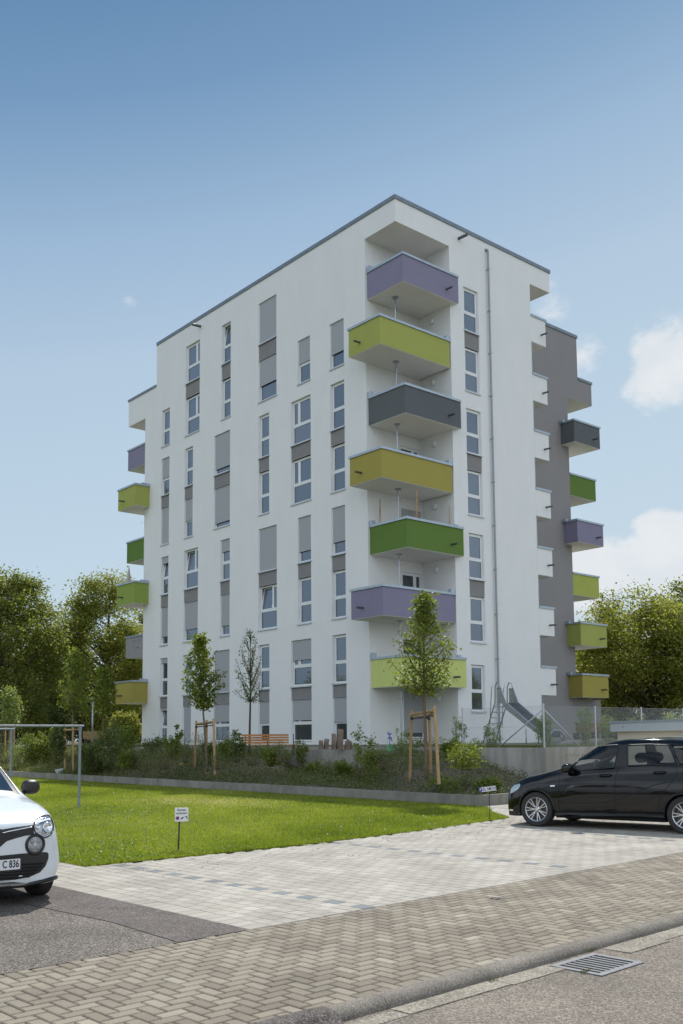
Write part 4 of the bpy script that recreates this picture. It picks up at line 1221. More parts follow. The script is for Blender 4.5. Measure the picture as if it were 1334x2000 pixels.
# tree 1: right staked tree
b1 = on_bank(833, 1522); D1 = b1[1]
t1 = at(826, 1158, D1 + .1)
zc1 = at(828, 1348, D1)[2]
W1 = lambda x, y: at(x, y, D1)
rad = lambda px_: px_ / F * D1
young_tree('young_tree', b1, t1, zc1, [(0, rad(22)), (.1, rad(58)), (.28, rad(62)), (.45, rad(62)), (.6, rad(46)), (.72, rad(24)), (.85, rad(19)), (1, rad(14))], 66, 4700, .075, 'leaf_young',
           'taller young leafy tree between stakes at the right end of the bank', group='young staked trees on the bank', trunk_r=.05, seed=3, spread=.10, asp=.8)
pb = [(on_bank(800, 1527), 804.5), (on_bank(842, 1530), 838), (on_bank(857, 1515), 848.5)]
zt1 = at(838, 1381, D1)[2]
stakes([(b, np.array([*at(x, 1400, b[1] + (D1 - b[1]) * .15)[:2], zt1])) for b, x in pb], zt1, zt1 - .13, 'three pale wooden stakes with rail holding the tree at right end')
# tree 2
b2 = on_bank(405, 1508); D2 = b2[1]
young_tree('young_tree', b2, at(388, 1240, D2), at(398, 1378, D2)[2], [(0, 12 / F * D2), (.15, 28 / F * D2), (.35, 36 / F * D2), (.55, 33 / F * D2), (.72, 22 / F * D2), (.85, 9 / F * D2), (1, 5 / F * D2)], 46, 3300, .095, 'leaf_young',
           'shorter young maple with dense crown between stakes left of the wooden bench', group='young staked trees on the bank', seed=8, spread=.10, asp=.85,
           extra=[(at(440, 1313, D2), 60), (at(437, 1335, D2), 40), (at(412, 1379, D2), 16), (at(398, 1242, D2), 25)])
pb = [(on_bank(379, 1512), 383.5), (on_bank(403.5, 1514), 403.5), (on_bank(420, 1500), 417)]
zt2 = at(404, 1404, D2)[2]
stakes([(b, np.array([*at(x, 1400, D2 + (b[1] - D2) * .8)[:2], zt2])) for b, x in pb], zt2, zt2 - .13, 'three pale wooden stakes with rail holding the maple left of bench')
# tree 3 : thin, sparse
b3 = along(487, 37.5)
young_tree('young_tree', b3, at(490, 1228, 37.5), at(487, 1368, 37.5)[2], [(0, .25), (.12, .62), (.3, .5), (.6, .52), (.85, .35), (1, .08)], 34, 1300, .085, 'leaf_olive',
           'slender sparse young tree with thin dark trunk behind the wooden bench', seed=12, spread=.07, trunk_r=.05, up=1.9, asp=.55, extra=[(at(457, 1306, 37.5), 22)], barkm='bark2')
# trees at the left
b4 = on_bank(140, 1510)
young_tree('young_tree', b4, at(146, 1268, b4[1]), at(143, 1385, b4[1])[2], [(0, .35), (.2, .62), (.5, .6), (.8, .3), (1, .1)], 40, 2600, .095, 'leaf_young',
           'young staked tree behind the metal frames at the left', seed=15, spread=.13)
zt4 = at(140, 1421, b4[1])[2]
pb = [(on_bank(127, 1508), 128), (on_bank(143, 1512), 143), (on_bank(160, 1505), 157)]
stakes([(b, np.array([*at(x, 1400, b[1] + (b4[1] - b[1]) * .2)[:2], zt4])) for b, x in pb], zt4, zt4 - .1, 'three wooden stakes partly behind the metal frame at the left')
b5 = along(200, 52)
young_tree('young_tree', b5, at(203, 1308, 52), at(200, 1392, 52)[2], [(0, .3), (.2, .65), (.5, .65), (.8, .35), (1, .1)], 40, 2600, .12, 'leaf_young',
           'young slim tree with pale trunk behind the slatted bench at left', seed=18, spread=.15)
b6 = along(20, 50)
young_tree('young_tree', b6, at(20, 1345, 50), at(20, 1418, 50)[2], [(0, .3), (.3, .55), (.7, .5), (1, .12)], 36, 2600, .11, 'leaf_willow',
           'small pale green young tree beyond the metal frame at far left', seed=19, spread=.15)
stakes([(along(11, 49.5), at(11, 1413, 49.5)), (along(28, 49.5), at(28, 1413, 49.5)), (along(19, 50.6), at(19, 1413, 50.6))], 0, at(20, 1416, 50)[2], 'short reddish stakes of the small tree at far left')

def shrub(base, H, W_, nst, nleaf, lsize, leafm, label, seed, group=None, asp=.6, name='shrub', top_heavy=1.0, stem_r=.008, cat='shrub', spread=.04, upright=.7):
    rg = np.random.default_rng(seed); base = np.array(base, float)
    root = empty(name, base, label=label, cat=cat, group=group)
    m_ = MB(); pts = []
    for i in range(nst):
        a = i * 2.4 + rg.uniform(-.4, .4); rr_ = W_ * .5 * math.sqrt((i + .5) / nst)
        h = H * rg.uniform(.55, 1.0) * (1 - .25 * rr_ / (W_ * .5))
        p0 = np.array([math.cos(a), math.sin(a), 0]) * rr_ * (1 - upright) - [0, 0, .05]
        p1 = np.array([math.cos(a) * rr_, math.sin(a) * rr_, h])
        path = np.array(branch_path(p0, p1, np.array([math.cos(a), math.sin(a), 0]) * rr_ * .2 + rg.normal(0, .03, 3)))
        m_.tube(path, [stem_r * (1 - .14 * k_) for k_ in range(6)], 4)
        n_ = int(nleaf / nst); k_ = rg.random(n_) ** (1 / (1 + top_heavy)) ; ii = k_ * 5; i0 = np.minimum(ii.astype(int), 4); fr = (ii - i0)[:, None]
        # side twigs: leaf clumps offset sideways from the stem
        tw = rg.normal(0, 1, (n_ // 9 + 1, 3)) * spread * 2.2; tw = np.repeat(tw, 9, 0)[:n_]; kk = np.repeat(rg.random(n_ // 9 + 1) ** (1 / (1 + top_heavy)), 9)[:n_]
        ii = kk * 5; i0 = np.minimum(ii.astype(int), 4); fr = (ii - i0)[:, None]
        pts.append(path[i0] * (1 - fr) + path[i0 + 1] * fr + tw * (1.1 - kk[:, None]) + rg.normal(0, spread, (n_, 3)))
    m_.build('stem', M['bark'], root, smooth=True)
    P_ = np.concatenate(pts); P_[:, 2] = np.maximum(P_[:, 2], .01)
    fast_mesh('foliage', leafquads(P_, lsize, .4, asp=asp, rg=rg), 4, M[leafm], root, attr=np.clip(rg.normal(.5, .25, len(P_)), 0, 1))
    return root
GB = 'shrubs planted on the bank'
def px_shrub(x, yb, yt, wpx, kind, label, seed, depth=None, **k):
    b = on_bank(x, yb) if depth is None else along(x, depth)
    d = b[1]; H = at(x, yt, d)[2] - b[2]; W_ = wpx / F * d
    leafm, ls, nst, dens, asp = {'tall': ('leaf_young', .075, 5, 520, .8), 'twig': ('leaf_olive', .05, 12, 700, .5), 'bush': ('leaf_young', .07, 12, 1500, .7), 'dark': ('leaf_dark', .07, 12, 1500, .7), 'willow': ('leaf_willow', .085, 10, 900, .28), 'fine': ('leaf_olive', .04, 14, 1200, .5)}[kind]
    dens = int(dens * k.pop('mul', 1)); nst = k.pop('nst', nst)
    return shrub(b, H, W_, nst, dens, ls * (d / 30) ** .5, leafm, label, seed, GB, asp=asp, spread=max(.04, W_ * .07), **k)
px_shrub(348, 1478, 1392, 26, 'tall', 'upright leafy shrub left of the shorter staked maple', 31, mul=1.2)
px_shrub(300, 1476, 1432, 50, 'dark', 'dark bushy shrub against the left end of the white facade', 32)
px_shrub(275, 1476, 1448, 34, 'dark', 'low dark shrub beside the left end of the building', 33)
px_shrub(322, 1500, 1440, 66, 'fine', 'wide twiggy shrub growing in front of the low concrete wall', 34, mul=.9, nst=26)
px_shrub(392, 1470, 1412, 44, 'fine', 'pale grey green shrub just behind the maple stakes', 35, nst=22, depth=36.5)
px_shrub(437, 1470, 1422, 40, 'fine', 'fine leaved shrub right of the maple stakes', 36, nst=20)
px_shrub(462, 1486, 1418, 40, 'dark', 'dark shrub with upright twigs at the left end of the bench', 37, mul=.8)
px_shrub(427, 1500, 1465, 60, 'twig', 'low twiggy shrub below the terrace left of the bench', 38, nst=18)
px_shrub(545, 1490, 1428, 26, 'twig', 'thin twiggy shrub in front of the right half of the bench', 39, mul=.6)
px_shrub(512, 1480, 1440, 40, 'fine', 'low fine shrub in front of the bench seat', 40, mul=.7)
px_shrub(588, 1462, 1432, 26, 'bush', 'small bright green bush right of the bench', 41, mul=.5, depth=36.5)
px_shrub(640, 1524, 1470, 44, 'twig', 'twiggy shrub in front of the streaked concrete wall', 42, nst=18, mul=1.3)
px_shrub(582, 1500, 1475, 30, 'twig', 'small twiggy shrub at the left edge of the streaked wall', 43)
px_shrub(722, 1532, 1390, 56, 'tall', 'tall multi stemmed shrub with large leaves right of the streaked wall', 44, mul=1.7, nst=9, top_heavy=.6)
px_shrub(697, 1500, 1414, 16, 'tall', 'thin leafy shrub beside the wooden stumps', 45, mul=.4, nst=3)
px_shrub(790, 1470, 1400, 34, 'willow', 'slim pale willow shrub left of the tall staked tree', 46, mul=.55, depth=32)
px_shrub(897, 1462, 1384, 26, 'willow', 'slim willow shrub left of the first fence post', 47, depth=31.5)
px_shrub(962, 1462, 1400, 34, 'willow', 'bushy willow shrub behind the fence in front of the slide ladder', 48, depth=31.5)
px_shrub(1064, 1462, 1372, 34, 'willow', 'tall willow shrub behind the fence corner post', 49, depth=30.5, mul=1.8)
px_shrub(1143, 1455, 1370, 34, 'willow', 'tall willow shrub left of the second fence post of long side', 50, depth=33, mul=1.8)
px_shrub(1188, 1450, 1384, 40, 'willow', 'round willow shrub above the edge of the flat garage roof', 51, depth=35.5, mul=1.6)
px_shrub(1250, 1450, 1386, 56, 'willow', 'broad willow shrub above the middle of the garage roof', 52, depth=37, mul=2)
px_shrub(1310, 1450, 1384, 50, 'willow', 'broad willow shrub above the right part of the garage roof', 53, depth=38, mul=2)
px_shrub(912, 1500, 1438, 76, 'bush', 'broad sunlit bush on the mound left of the long wall', 54, mul=1.1, nst=26)
px_shrub(880, 1478, 1436, 44, 'bush', 'leafy bush on top of the mound right of the tall tree stakes', 55, mul=.9)
px_shrub(955, 1548, 1515, 60, 'bush', 'low bush at the foot of the mound by the small number sign', 56, mul=1.0, nst=20)
px_shrub(870, 1545, 1512, 70, 'bush', 'low bush behind the kerb right of the tree stakes', 57, mul=.4, nst=20)
px_shrub(815, 1470, 1452, 90, 'dark', 'low dark bush on the crest behind the tall tree stakes', 58, nst=20)
for i, (x, yb, yt, wp, kd, lb) in enumerate([(362, 1488, 1428, 30, 'twig', 'twiggy shrub touching the left stake of the maple'), (335, 1480, 1436, 34, 'bush', 'leafy low shrub right of the low concrete wall'), (410, 1492, 1440, 34, 'dark', 'leafy shrub between the maple stakes'),
    (445, 1478, 1436, 40, 'bush', 'green shrub at the left foot of the bench'), (490, 1492, 1448, 46, 'twig', 'twiggy shrub spreading below the bench'), (530, 1494, 1452, 40, 'bush', 'low green shrub below the right end of the bench'),
    (560, 1488, 1450, 30, 'twig', 'small shrub left of the streaked concrete wall'), (672, 1520, 1480, 40, 'bush', 'low green shrub below the tallest stump'), (705, 1526, 1440, 30, 'twig', 'thin twigs left of the large leaved shrub'),
    (748, 1500, 1444, 36, 'twig', 'twiggy shrub right of the large leaved shrub'), (770, 1480, 1448, 36, 'bush', 'small bush on the crest left of the tall stakes'), (615, 1512, 1486, 40, 'bush', 'low bush at the foot of the streaked wall'),
    (250, 1500, 1456, 44, 'bush', 'low green bush below the left building corner'), (285, 1512, 1470, 44, 'twig', 'low twiggy shrub in front of the low concrete wall'), (905, 1540, 1500, 50, 'twig', 'twiggy shrub low on the sunny mound'),
    (935, 1480, 1438, 34, 'willow', 'pale willow shoots at the left end of the long wall')]):
    px_shrub(x, yb, yt, wp, kd, lb, 130 + i, mul=1.1 if kd == 'bush' else 1.0, nst=16, top_heavy=.7)
# left side bushes
for i, (x, yb, yt, wp, kd, lb) in enumerate([
    (8, 1500, 1420, 40, 'twig', 'twiggy shrub at the left picture edge behind the white car'),
    (35, 1505, 1425, 44, 'willow', 'pale shrub just right of the farther metal post'),
    (62, 1500, 1418, 44, 'bush', 'bright bush under the metal frame bars'),
    (92, 1500, 1410, 40, 'bush', 'tall bright bush left of the left tree stakes'),
    (112, 1490, 1400, 30, 'dark', 'dark bush close to the left tree stakes'),
    (175, 1500, 1440, 44, 'dark', 'dark bush right of the near metal post'),
    (215, 1495, 1400, 60, 'dark', 'large dark bush right of the slatted bench at left'),
    (245, 1490, 1402, 44, 'bush', 'bright bush left of the building below the mustard balcony'),
    (262, 1500, 1440, 40, 'twig', 'twiggy dark bush at the left corner of the building'),
    (190, 1510, 1468, 70, 'dark', 'low dark bush behind the edging kerb at left')]):
    px_shrub(x, yb, yt, wp, kd, lb, 70 + i, mul=1.8 if kd in ('bush', 'dark') else 1.2, nst=20)

# ------------------------------------------------------------------ bench on the terrace (seen from behind)
M['slat'] = mat('orange_slat', (.50, .22, .06), .55, col2=(.38, .16, .045), nscale=4)
M['redslat'] = mat('red_brown_slat', (.30, .13, .07), .7, col2=(.22, .09, .05), nscale=4)
M['block'] = mat('bench_block', (.10, .10, .095), .8)
def bench(base, rz, L_, Lseat, label, m='slat', legs=(.25, .5, .85), back=True, nb=4):
    root = empty('bench', base, rz, label=label, cat='bench')
    if back:
        b_ = MB()
        for i in range(nb):
            z = .50 + i * .095; y = .0 - i * .022
            b_.box((0, y - .02, z), (L_, y + .02, z + .07))
        b_.build('backrest', M[m], root)
    s_ = MB()
    for i in range(4): s_.box((.2, .06 + i * .11, .42), (Lseat, .06 + i * .11 + .09, .46))
    s_.build('seat', M[m], root)
    for f in legs:
        g_ = MB(); x = f * L_
        g_.box((x - .06, .05, 0), (x + .06, .48, .415)); g_.box((x - .02, -.02, .3), (x + .02, .05, .86 if back else .41))
        g_.build('leg', M['block'], root)
    return root
pb_ = along(472, 36.8)
bench(pb_, R(3), 1.78, 2.1, 'long orange slatted bench on the terrace behind the shrubs', legs=(.08, .55, 1.1))
pb_ = along(162, 60); pb_[2] = 1.2
bench(pb_, R(2), 1.35, 1.4, 'pale slatted bench far left behind the bushes', m='stake', legs=(.1, .5, .9), nb=5)
pb_ = along(1126, 43)
bench(pb_, R(8), 1.0, 1.1, 'left one of the two red brown benches behind the mesh fence', m='redslat', legs=(.1, .5, .9))
pb_ = along(1163, 41.5)
bench(pb_, R(-6), 1.1, 1.2, 'right one of the two red brown benches behind the mesh fence', m='redslat', legs=(.1, .5, .9))
# yellow sandpit board at left
yb = along(350, 37.5); ymb = MB(); ymb.box((0, 0, .05), (.9, .12, .11)); ymb.box((.1, .02, 0), (.2, .1, .05)); ymb.box((.7, .02, 0), (.8, .1, .05))
o = ymb.build('play_plank', mat('yellow_plank', (.55, .38, .05), .6), label='yellow plank lying low between shrubs and the maple stakes', cat='plank'); o.location = Vector(yb)
# wooden stumps
M['stump'] = mat('stump_wood', (.26, .20, .15), .85, col2=(.16, .12, .09), nscale=5, bump=.4, bscale=30)
for i, (x, y0, y1, wpx, lean, lb) in enumerate([(627, 1455, 1446, 9, 0, 'shortest upright stump at the left of the stump group'), (637, 1455, 1443, 10, .04, 'low upright stump left of the tall stump'), (652, 1456, 1433, 9, .0, 'medium upright stump touching the tall stump'),
                                         (663, 1456, 1424, 14, .05, 'tallest wooden stump of the group on the terrace'), (678, 1456, 1446, 12, .1, 'squat leaning stump right of the tallest one'), (686, 1456, 1447, 8, -.12, 'rightmost small stump of the group')]):
    p = at(x, y0, 35.2 + i * .12); H = at(x, y1, 35.2)[2] - p[2]
    m_ = MB(); rr_ = wpx / 2 / F * 35.2
    m_.tube([(0, 0, -.15), (lean * .3, 0, H * .5), (lean, 0, H)], [rr_ * 1.05, rr_, rr_ * .97], 10)
    o = m_.build('stump', M['stump'], auto=True, bevel=.01, label=lb, cat='stump'); o.location = Vector(p)
# windmill toy
root = empty('garden_pinwheel', along(761, 34.5), label='blue and green garden pinwheel behind the bank near the recess', cat='pinwheel')
M['blue'] = mat('blue_plastic', (.02, .09, .45), .4); M['green_pl'] = mat('green_plastic', (.06, .42, .10), .4)
m_ = MB(); m_.tube([(0, 0, 0), (0, 0, .75)], .012, 6); m_.build('stick', M['blue'], root)
m_ = MB()
for k_ in range(4):
    a = k_ * PI / 2 + .5; c, s_ = math.cos(a), math.sin(a)
    m_.add([(0, -.02, .62), (c * .10, -.02, .62 + s_ * .19), (c * .07 - s_ * .06, -.07, .62 + s_ * .12 + c * .05)], [(0, 1, 2)])
m_.build('vane', M['blue'], root)
m_ = MB()
for k_ in range(6):
    a = k_ * PI / 3; m_.add([(.0, -.03, .2), (math.cos(a) * .16, -.03, .2 + math.sin(a) * .16), (math.cos(a + .5) * .13, -.06, .2 + math.sin(a + .5) * .13)], [(0, 1, 2)])
m_.tube([(-.14, 0, .08), (.14, 0, .1)], .02, 6)
m_.build('lower_vane', M['green_pl'], root)
# ------------------------------------------------------------------ slide
M['steel'] = mat('slide_steel', (.50, .52, .55), .28, metal=.85, col2=(.40, .42, .45), nscale=6)
SD = 38.0
sb = along(985, SD); sz = sb[2]
root = empty('slide', sb, R(-55), label='stainless steel playground slide with ladder in front of the white wall', cat='slide')
Htop = at(985, 1372, SD)[2] - sz      # platform height
def prof_s(t):   # slide curve from platform to run-out: x along, z
    return [(0, Htop), (.25, Htop - .02), (.5, Htop - .28), (1.9, .5), (2.25, .32), (2.6, .28)]
pr = prof_s(0)
ch = MB(); wdt = .33
for sgn in (0,):
    vs = []
    for (x, z) in pr: vs += [(x, -wdt, z), (x, wdt, z), (x, -wdt, z - .02), (x, wdt, z - .02)]
    fs = []
    for i in range(len(pr) - 1):
        a, b = i * 4, (i + 1) * 4
        fs += [(a, b, b + 1, a + 1), (a + 2, a + 3, b + 3, b + 2)]
    ch.add(vs, fs)
ch.build('chute', mat('slide_bed', (.13, .13, .135), .45, metal=.5), root)
for y in (-wdt, wdt):
    sdm = MB(); vs = []
    for i, (x, z) in enumerate(pr):
        hh_ = .55 if i < 2 else (.16 if i > 2 else .26)
        vs += [(x, y - .008, z - .03), (x, y + .008, z - .03), (x, y + .008, z + hh_), (x, y - .008, z + hh_)]
    fs = []
    for i in range(len(pr) - 1):
        a, b = i * 4, (i + 1) * 4
        fs += [(a + k_, b + k_, b + (k_ + 1) % 4, a + (k_ + 1) % 4) for k_ in range(4)]
    sdm.add(vs, fs)
    sdm.tube([(x, y, z + (.55 if i < 2 else (.16 if i > 2 else .26))) for i, (x, z) in enumerate(pr)], .022, 8)
    sdm.build('side_panel', M['steel'], root, recalc=True)
for y in (-wdt, wdt):
    ld = MB()
    ld.tube([(-.9, y, -.05), (-.12, y, Htop), (-.1, y, Htop + .62), (.0, y, Htop + .78), (.14, y, Htop + .74), (.22, y, Htop + .5)], .022, 8)
    ld.build('handrail', M['steel'], root, smooth=True); ld = MB()
    ld.tube([(-.45, y, Htop * .38), (-.3, y, Htop + .55), (-.2, y, Htop + .78)], .015, 6)
    ld.build('grab_rail', M['steel'], root, smooth=True); ld = MB()
    ld.tube([(1.5, y, .55), (1.5, y, -.05)], .022, 8)
    ld.build('leg', M['steel'], root, smooth=True)
ld = MB()
for i in range(7):
    t = (i + .7) / 7.4; ld.tube([(-.9 + .78 * t, -wdt, Htop * t), (-.9 + .78 * t, wdt, Htop * t)], .018, 8)
ld.build('rung', M['steel'], root)
# curved climbing pipe
p = along(1090, 36); m_ = MB()
m_.tube([(-.35, 0, 0), (-.33, 0, .3), (-.15, .05, .5), (.1, .1, .5), (.26, .15, .35), (.28, .15, 0)], .035, 10)
m_.tube([(-.2, .5, 0), (-.15, .5, .35), (.1, .6, .42), (.3, .65, .2), (.3, .65, 0)], .035, 10)
o = m_.build('bicycle_hoop', M['galv'], smooth=True, label='low bent steel pipe hoop behind the fence by the benches', cat='pipe hoop'); o.location = Vector(p)
logpath([(*w2rl(at(1095, 1450, 35)), 1.32), (*w2rl(at(1150, 1450, 36.5)), 1.36), (*w2rl(at(1205, 1450, 38)), 1.38)], .13, 'pale log on the terrace in front of the two red brown benches')

# ------------------------------------------------------------------ chain link fence
root = empty('mesh_fence', BW(-3.87, -10.03, 1.27), YAW, label='galvanised chain link fence standing on the long concrete wall', cat='fence')
FZ = 1.24
def fpost(x, y, h=FZ, r0=.022):
    m_ = MB(); m_.tube([(x, y, -.05), (x, y, h)], r0, 10); m_.tube([(x, y, h), (x, y, h + .03)], r0 * 1.3, 10); m_.build('fence_post', M['galv_pale'], root, auto=True)
def strut(a, b):
    m_ = MB(); m_.tube([a, b], .022, 8); m_.build('strut', M['galv_pale'], root, smooth=True)
for y in (3.25, ): fpost(0, y)
fpost(0, 0, FZ + .03, .028)
for x in (2.6, 5.2, 7.8, 10.4): fpost(x, 0)
strut((0, .03, FZ - .12), (0, 1.75, .0)); strut((.03, 0, FZ - .12), (1.75, 0, .0)); strut((9.0, 0, 0), (10.38, 0, FZ - .1))
def link(length, tofun):
    m_ = MB(); sp = .075; n_ = int((length + FZ) / sp); w_ = .0024
    for i in range(-int(FZ / sp), int(length / sp) + 1):
        for sg in (1, -1):
            u0 = i * sp if sg > 0 else i * sp + FZ
            # clip to 0..length
            pts = []
            ta, tb = 0, FZ
            def U(t): return u0 + sg * t
            lo_, hi_ = 0, length
            ts_ = [(lo_ - u0) / sg, (hi_ - u0) / sg]; t0_, t1_ = max(0, min(ts_)), min(FZ, max(ts_))
            if t1_ - t0_ < .02: continue
            m_.tube([tofun(U(t0_), t0_, .002 * sg), tofun(U(t1_), t1_, .002 * sg)], w_, 3, caps=False)
    for z in (.02, FZ / 2, FZ - .01): m_.tube([tofun(0, z, 0), tofun(length, z, 0)], .0025, 4, caps=False)
    return m_
M['wire'] = mat('fence_wire', (.42, .44, .45), .5, metal=.3)
link(3.25, lambda u, z, d: (d, u, z)).build('wire_mesh', M['wire'], root)
link(12.0, lambda u, z, d: (u, d, z)).build('wire_mesh', M['wire'], root)

# ------------------------------------------------------------------ flat roofed garage at the right
A_ = at(1196, 1450, 27.0); B_ = at(1345, 1450, 23.2)
dx, dy = B_[0] - A_[0], B_[1] - A_[1]; ga = math.atan2(dy, dx)
root = empty('garage', (A_[0], A_[1], 0), ga, label='low cream garage with flat roof and pale fascia behind the black car', cat='garage')
GT = at(1192, 1411.5, 27.0)[2]
m_ = MB(); m_.box((0.12, 0.10, 0), (9, 7.0, GT - .16)); m_.build('wall', mat('cream_render', (.62, .56, .44), .9, col2=(.57, .52, .41), nscale=1), root)
m_ = MB(); m_.box((-.03, -.03, GT - .25), (9.2, 7.2, GT - .02)); m_.build('fascia', mat('fascia_sheet', (.50, .53, .55), .5), root)
m_ = MB(); m_.box((-.06, -.06, GT - .02), (9.25, 7.25, GT + .03)); m_.build('roof_edge', M['zinc_pale'], root)
wf = MB(); wx = 3.05
wf.box((wx, .06, GT - 1.35), (wx + .9, .13, GT - .40)); w_ = wf.build('window', M['pvc'], root)
wf = MB(); wf.box((wx + .08, .05, GT - 1.27), (wx + .82, .07, GT - .48)); wf.build('pane', M['glass_dark'], w_)
wf = MB(); wf.tube([(.7, -.028, GT - .13), (.7, -.036, GT - .13)], .02, 10); wf.build('bolt', M['dark'], root)

# ------------------------------------------------------------------ laundry / carpet frames
M['frame'] = mat('weathered_pipe', (.26, .29, .32), .6, metal=.2, col2=(.20, .22, .25), nscale=8)
def pipe_frame(post, length, ztop, label):
    root = empty('pipe_frame', post, YAW, label=label, cat='pipe frame', group='galvanised pipe frames on the lawn')
    m_ = MB(); m_.tube([(0, 0, -.1), (0, 0, ztop - .03)], .032, 12); m_.build('post', M['frame'], root, auto=True)
    m_ = MB(); m_.tube([(-length, 0, -.1), (-length, 0, ztop - .03)], .032, 12); m_.build('post', M['frame'], root, auto=True)
    m_ = MB(); m_.tube([(-length - .06, 0, ztop), (.09, 0, ztop)], .028, 12); m_.tube([(-.0, 0, ztop - .07), (0, 0, ztop - .02)], .042, 12)
    for k_ in range(4): m_.tube([(-.4 - k_ * .6, 0, ztop + .03), (-.4 - k_ * .6, 0, ztop + .05)], .012, 6)
    m_.build('crossbar', M['frame'], root, auto=True)
pA = gnd(154, 1578); zA = at(157, 1418, pA[1])[2]
pipe_frame(pA, 3.0, zA, 'nearer galvanised pipe frame standing in the lawn right of white car')
pB = at(22, 1450, 27.0); pB[2] = 0; zB = at(22, 1424, 27.0)[2]
pipe_frame(pB, 3.0, zB, 'farther galvanised pipe frame partly hidden by the white car')
# bucket
M['bucketw'] = mat('white_plastic', (.62, .66, .66), .45)
p = BW(-10.06, 0, 0); X = at(114, 1512, 1.0)
bk_p = on_bank(117, 1512)
m_ = MB(); m_.lathe([(.12, 0), (.165, .2), (.18, .2), (.18, .225), (.155, .225), (.11, .02)], 20)
o = m_.build('bucket', M['bucketw'], auto=True, label='white plastic bucket standing behind the edging kerb', cat='bucket'); o.location = Vector(bk_p) + Vector((0, 0, -.02)); o.rotation_euler = (.1, -.12, 0)
# slim grey pole in the distance
p = along(180, 55); m_ = MB(); m_.tube([(0, 0, 0), (0, 0, at(180, 1368, 55)[2] - p[2])], .05, 8); m_.tube([(0, 0, at(180, 1368, 55)[2] - p[2]), (.0, 0, at(180, 1364, 55)[2] - p[2])], .09, 8)
o = m_.build('pole', M['galv'], smooth=True, label='slim grey pole among the bushes at left', cat='pole'); o.location = Vector(p)

# ------------------------------------------------------------------ small signs
def text(s_, size, m, parent, loc, rot=(PI / 2, 0, 0), name='lettering', align='CENTER', bold=0, ext=.001, sx=1):
    cu = bpy.data.curves.new('t', 'FONT'); cu.body = s_; cu.size = size; cu.align_x = align; cu.align_y = 'CENTER'; cu.extrude = ext; cu.offset = bold
    o = bpy.data.objects.new('t', cu); COL.objects.link(o)
    bpy.context.view_layer.update()
    me = bpy.data.meshes.new_from_object(o.evaluated_get(bpy.context.evaluated_depsgraph_get()))
    bpy.data.objects.remove(o); me.materials.clear(); me.materials.append(m)
    n_ = bpy.data.objects.new(name, me); COL.objects.link(n_); n_.parent = parent; n_.location = loc; n_.rotation_euler = rot; n_.scale = (sx, 1, 1)
    return n_
M['signw'] = mat('sign_white', (.72, .72, .74), .4); M['ink'] = mat('black_ink', (.01, .01, .012), .5)
M['signr'] = mat('sign_red', (.35, .03, .07), .5); M['signb'] = mat('sign_blue', (.03, .06, .45), .5)
sp_ = gnd(348, 1663); ds = sp_[1]
root = empty('parking_sign', sp_, math.atan2(-sp_[0], sp_[1]) + R(4), label='small white no parking sign on a black stick in the lawn', cat='sign')
sw = 26 / F * ds; zb_, zt_s = at(354, 1604.5, ds)[2], at(354, 1577.5, ds)[2]
m_ = MB(); m_.box((-.011, -.006, -.15), (.011, .006, zb_ + .05)); o = m_.build('stick', M['dark'], root); o.rotation_euler = (0, R(2), 0)
ox = .045
m_ = MB(); m_.box((ox - sw / 2, -.012, zb_), (ox + sw / 2, -.007, zt_s)); m_.build('plate', M['signw'], root, bevel=.0015)
hs = zt_s - zb_
text('Parken', hs * .23, M['ink'], root, (ox, -.013, zb_ + hs * .83), bold=.0006)
text('verboten!', hs * .21, M['ink'], root, (ox, -.013, zb_ + hs * .60), bold=.0005)
m_ = MB(); m_.lathe([(hs * .135, 0), (hs * .135, -.0015), (0, -.0015)], 24, (ox - sw * .30, -.012, zb_ + hs * .25), 'y'); m_.build('red_disc', M['signr'], root, recalc=True)
m_ = MB(); m_.lathe([(hs * .09, 0), (hs * .09, -.001), (0, -.001)], 24, (ox - sw * .30, -.0137, zb_ + hs * .25), 'y'); m_.build('blue_disc', M['signb'], root, recalc=True)
m_ = MB()
def flat(poly, y0, y1):
    n_ = len(poly); vs = [(x, y0, z) for x, z in poly] + [(x, y1, z) for x, z in poly]
    return vs, [tuple(range(n_))] + [tuple(range(n_, 2 * n_))[::-1]] + [(i, (i + 1) % n_, n_ + (i + 1) % n_, n_ + i) for i in range(n_)]
cx0, cz0, uu = ox + sw * .16, zb_ + hs * .20, sw / 26
for poly in ([(-6, -1), (-5, 1.5), (-2.5, 3), (1, 3.4), (1.5, 2.6), (-1.5, 1.6), (-2.6, -1), (-3.6, -.2), (-4.6, -1)], [(2.2, 3.8), (4, 5.0), (6, 4.4), (7.4, 2), (6.6, -1), (5.2, -1), (5.6, 1.4), (4.6, 3.0), (3, 3.0)]):
    vs, fs = flat([(cx0 + a * uu, cz0 + b * uu) for a, b in poly], -.0135, -.012); m_.add(vs, fs)
m_.build('tow_symbol', M['ink'], root, recalc=True)
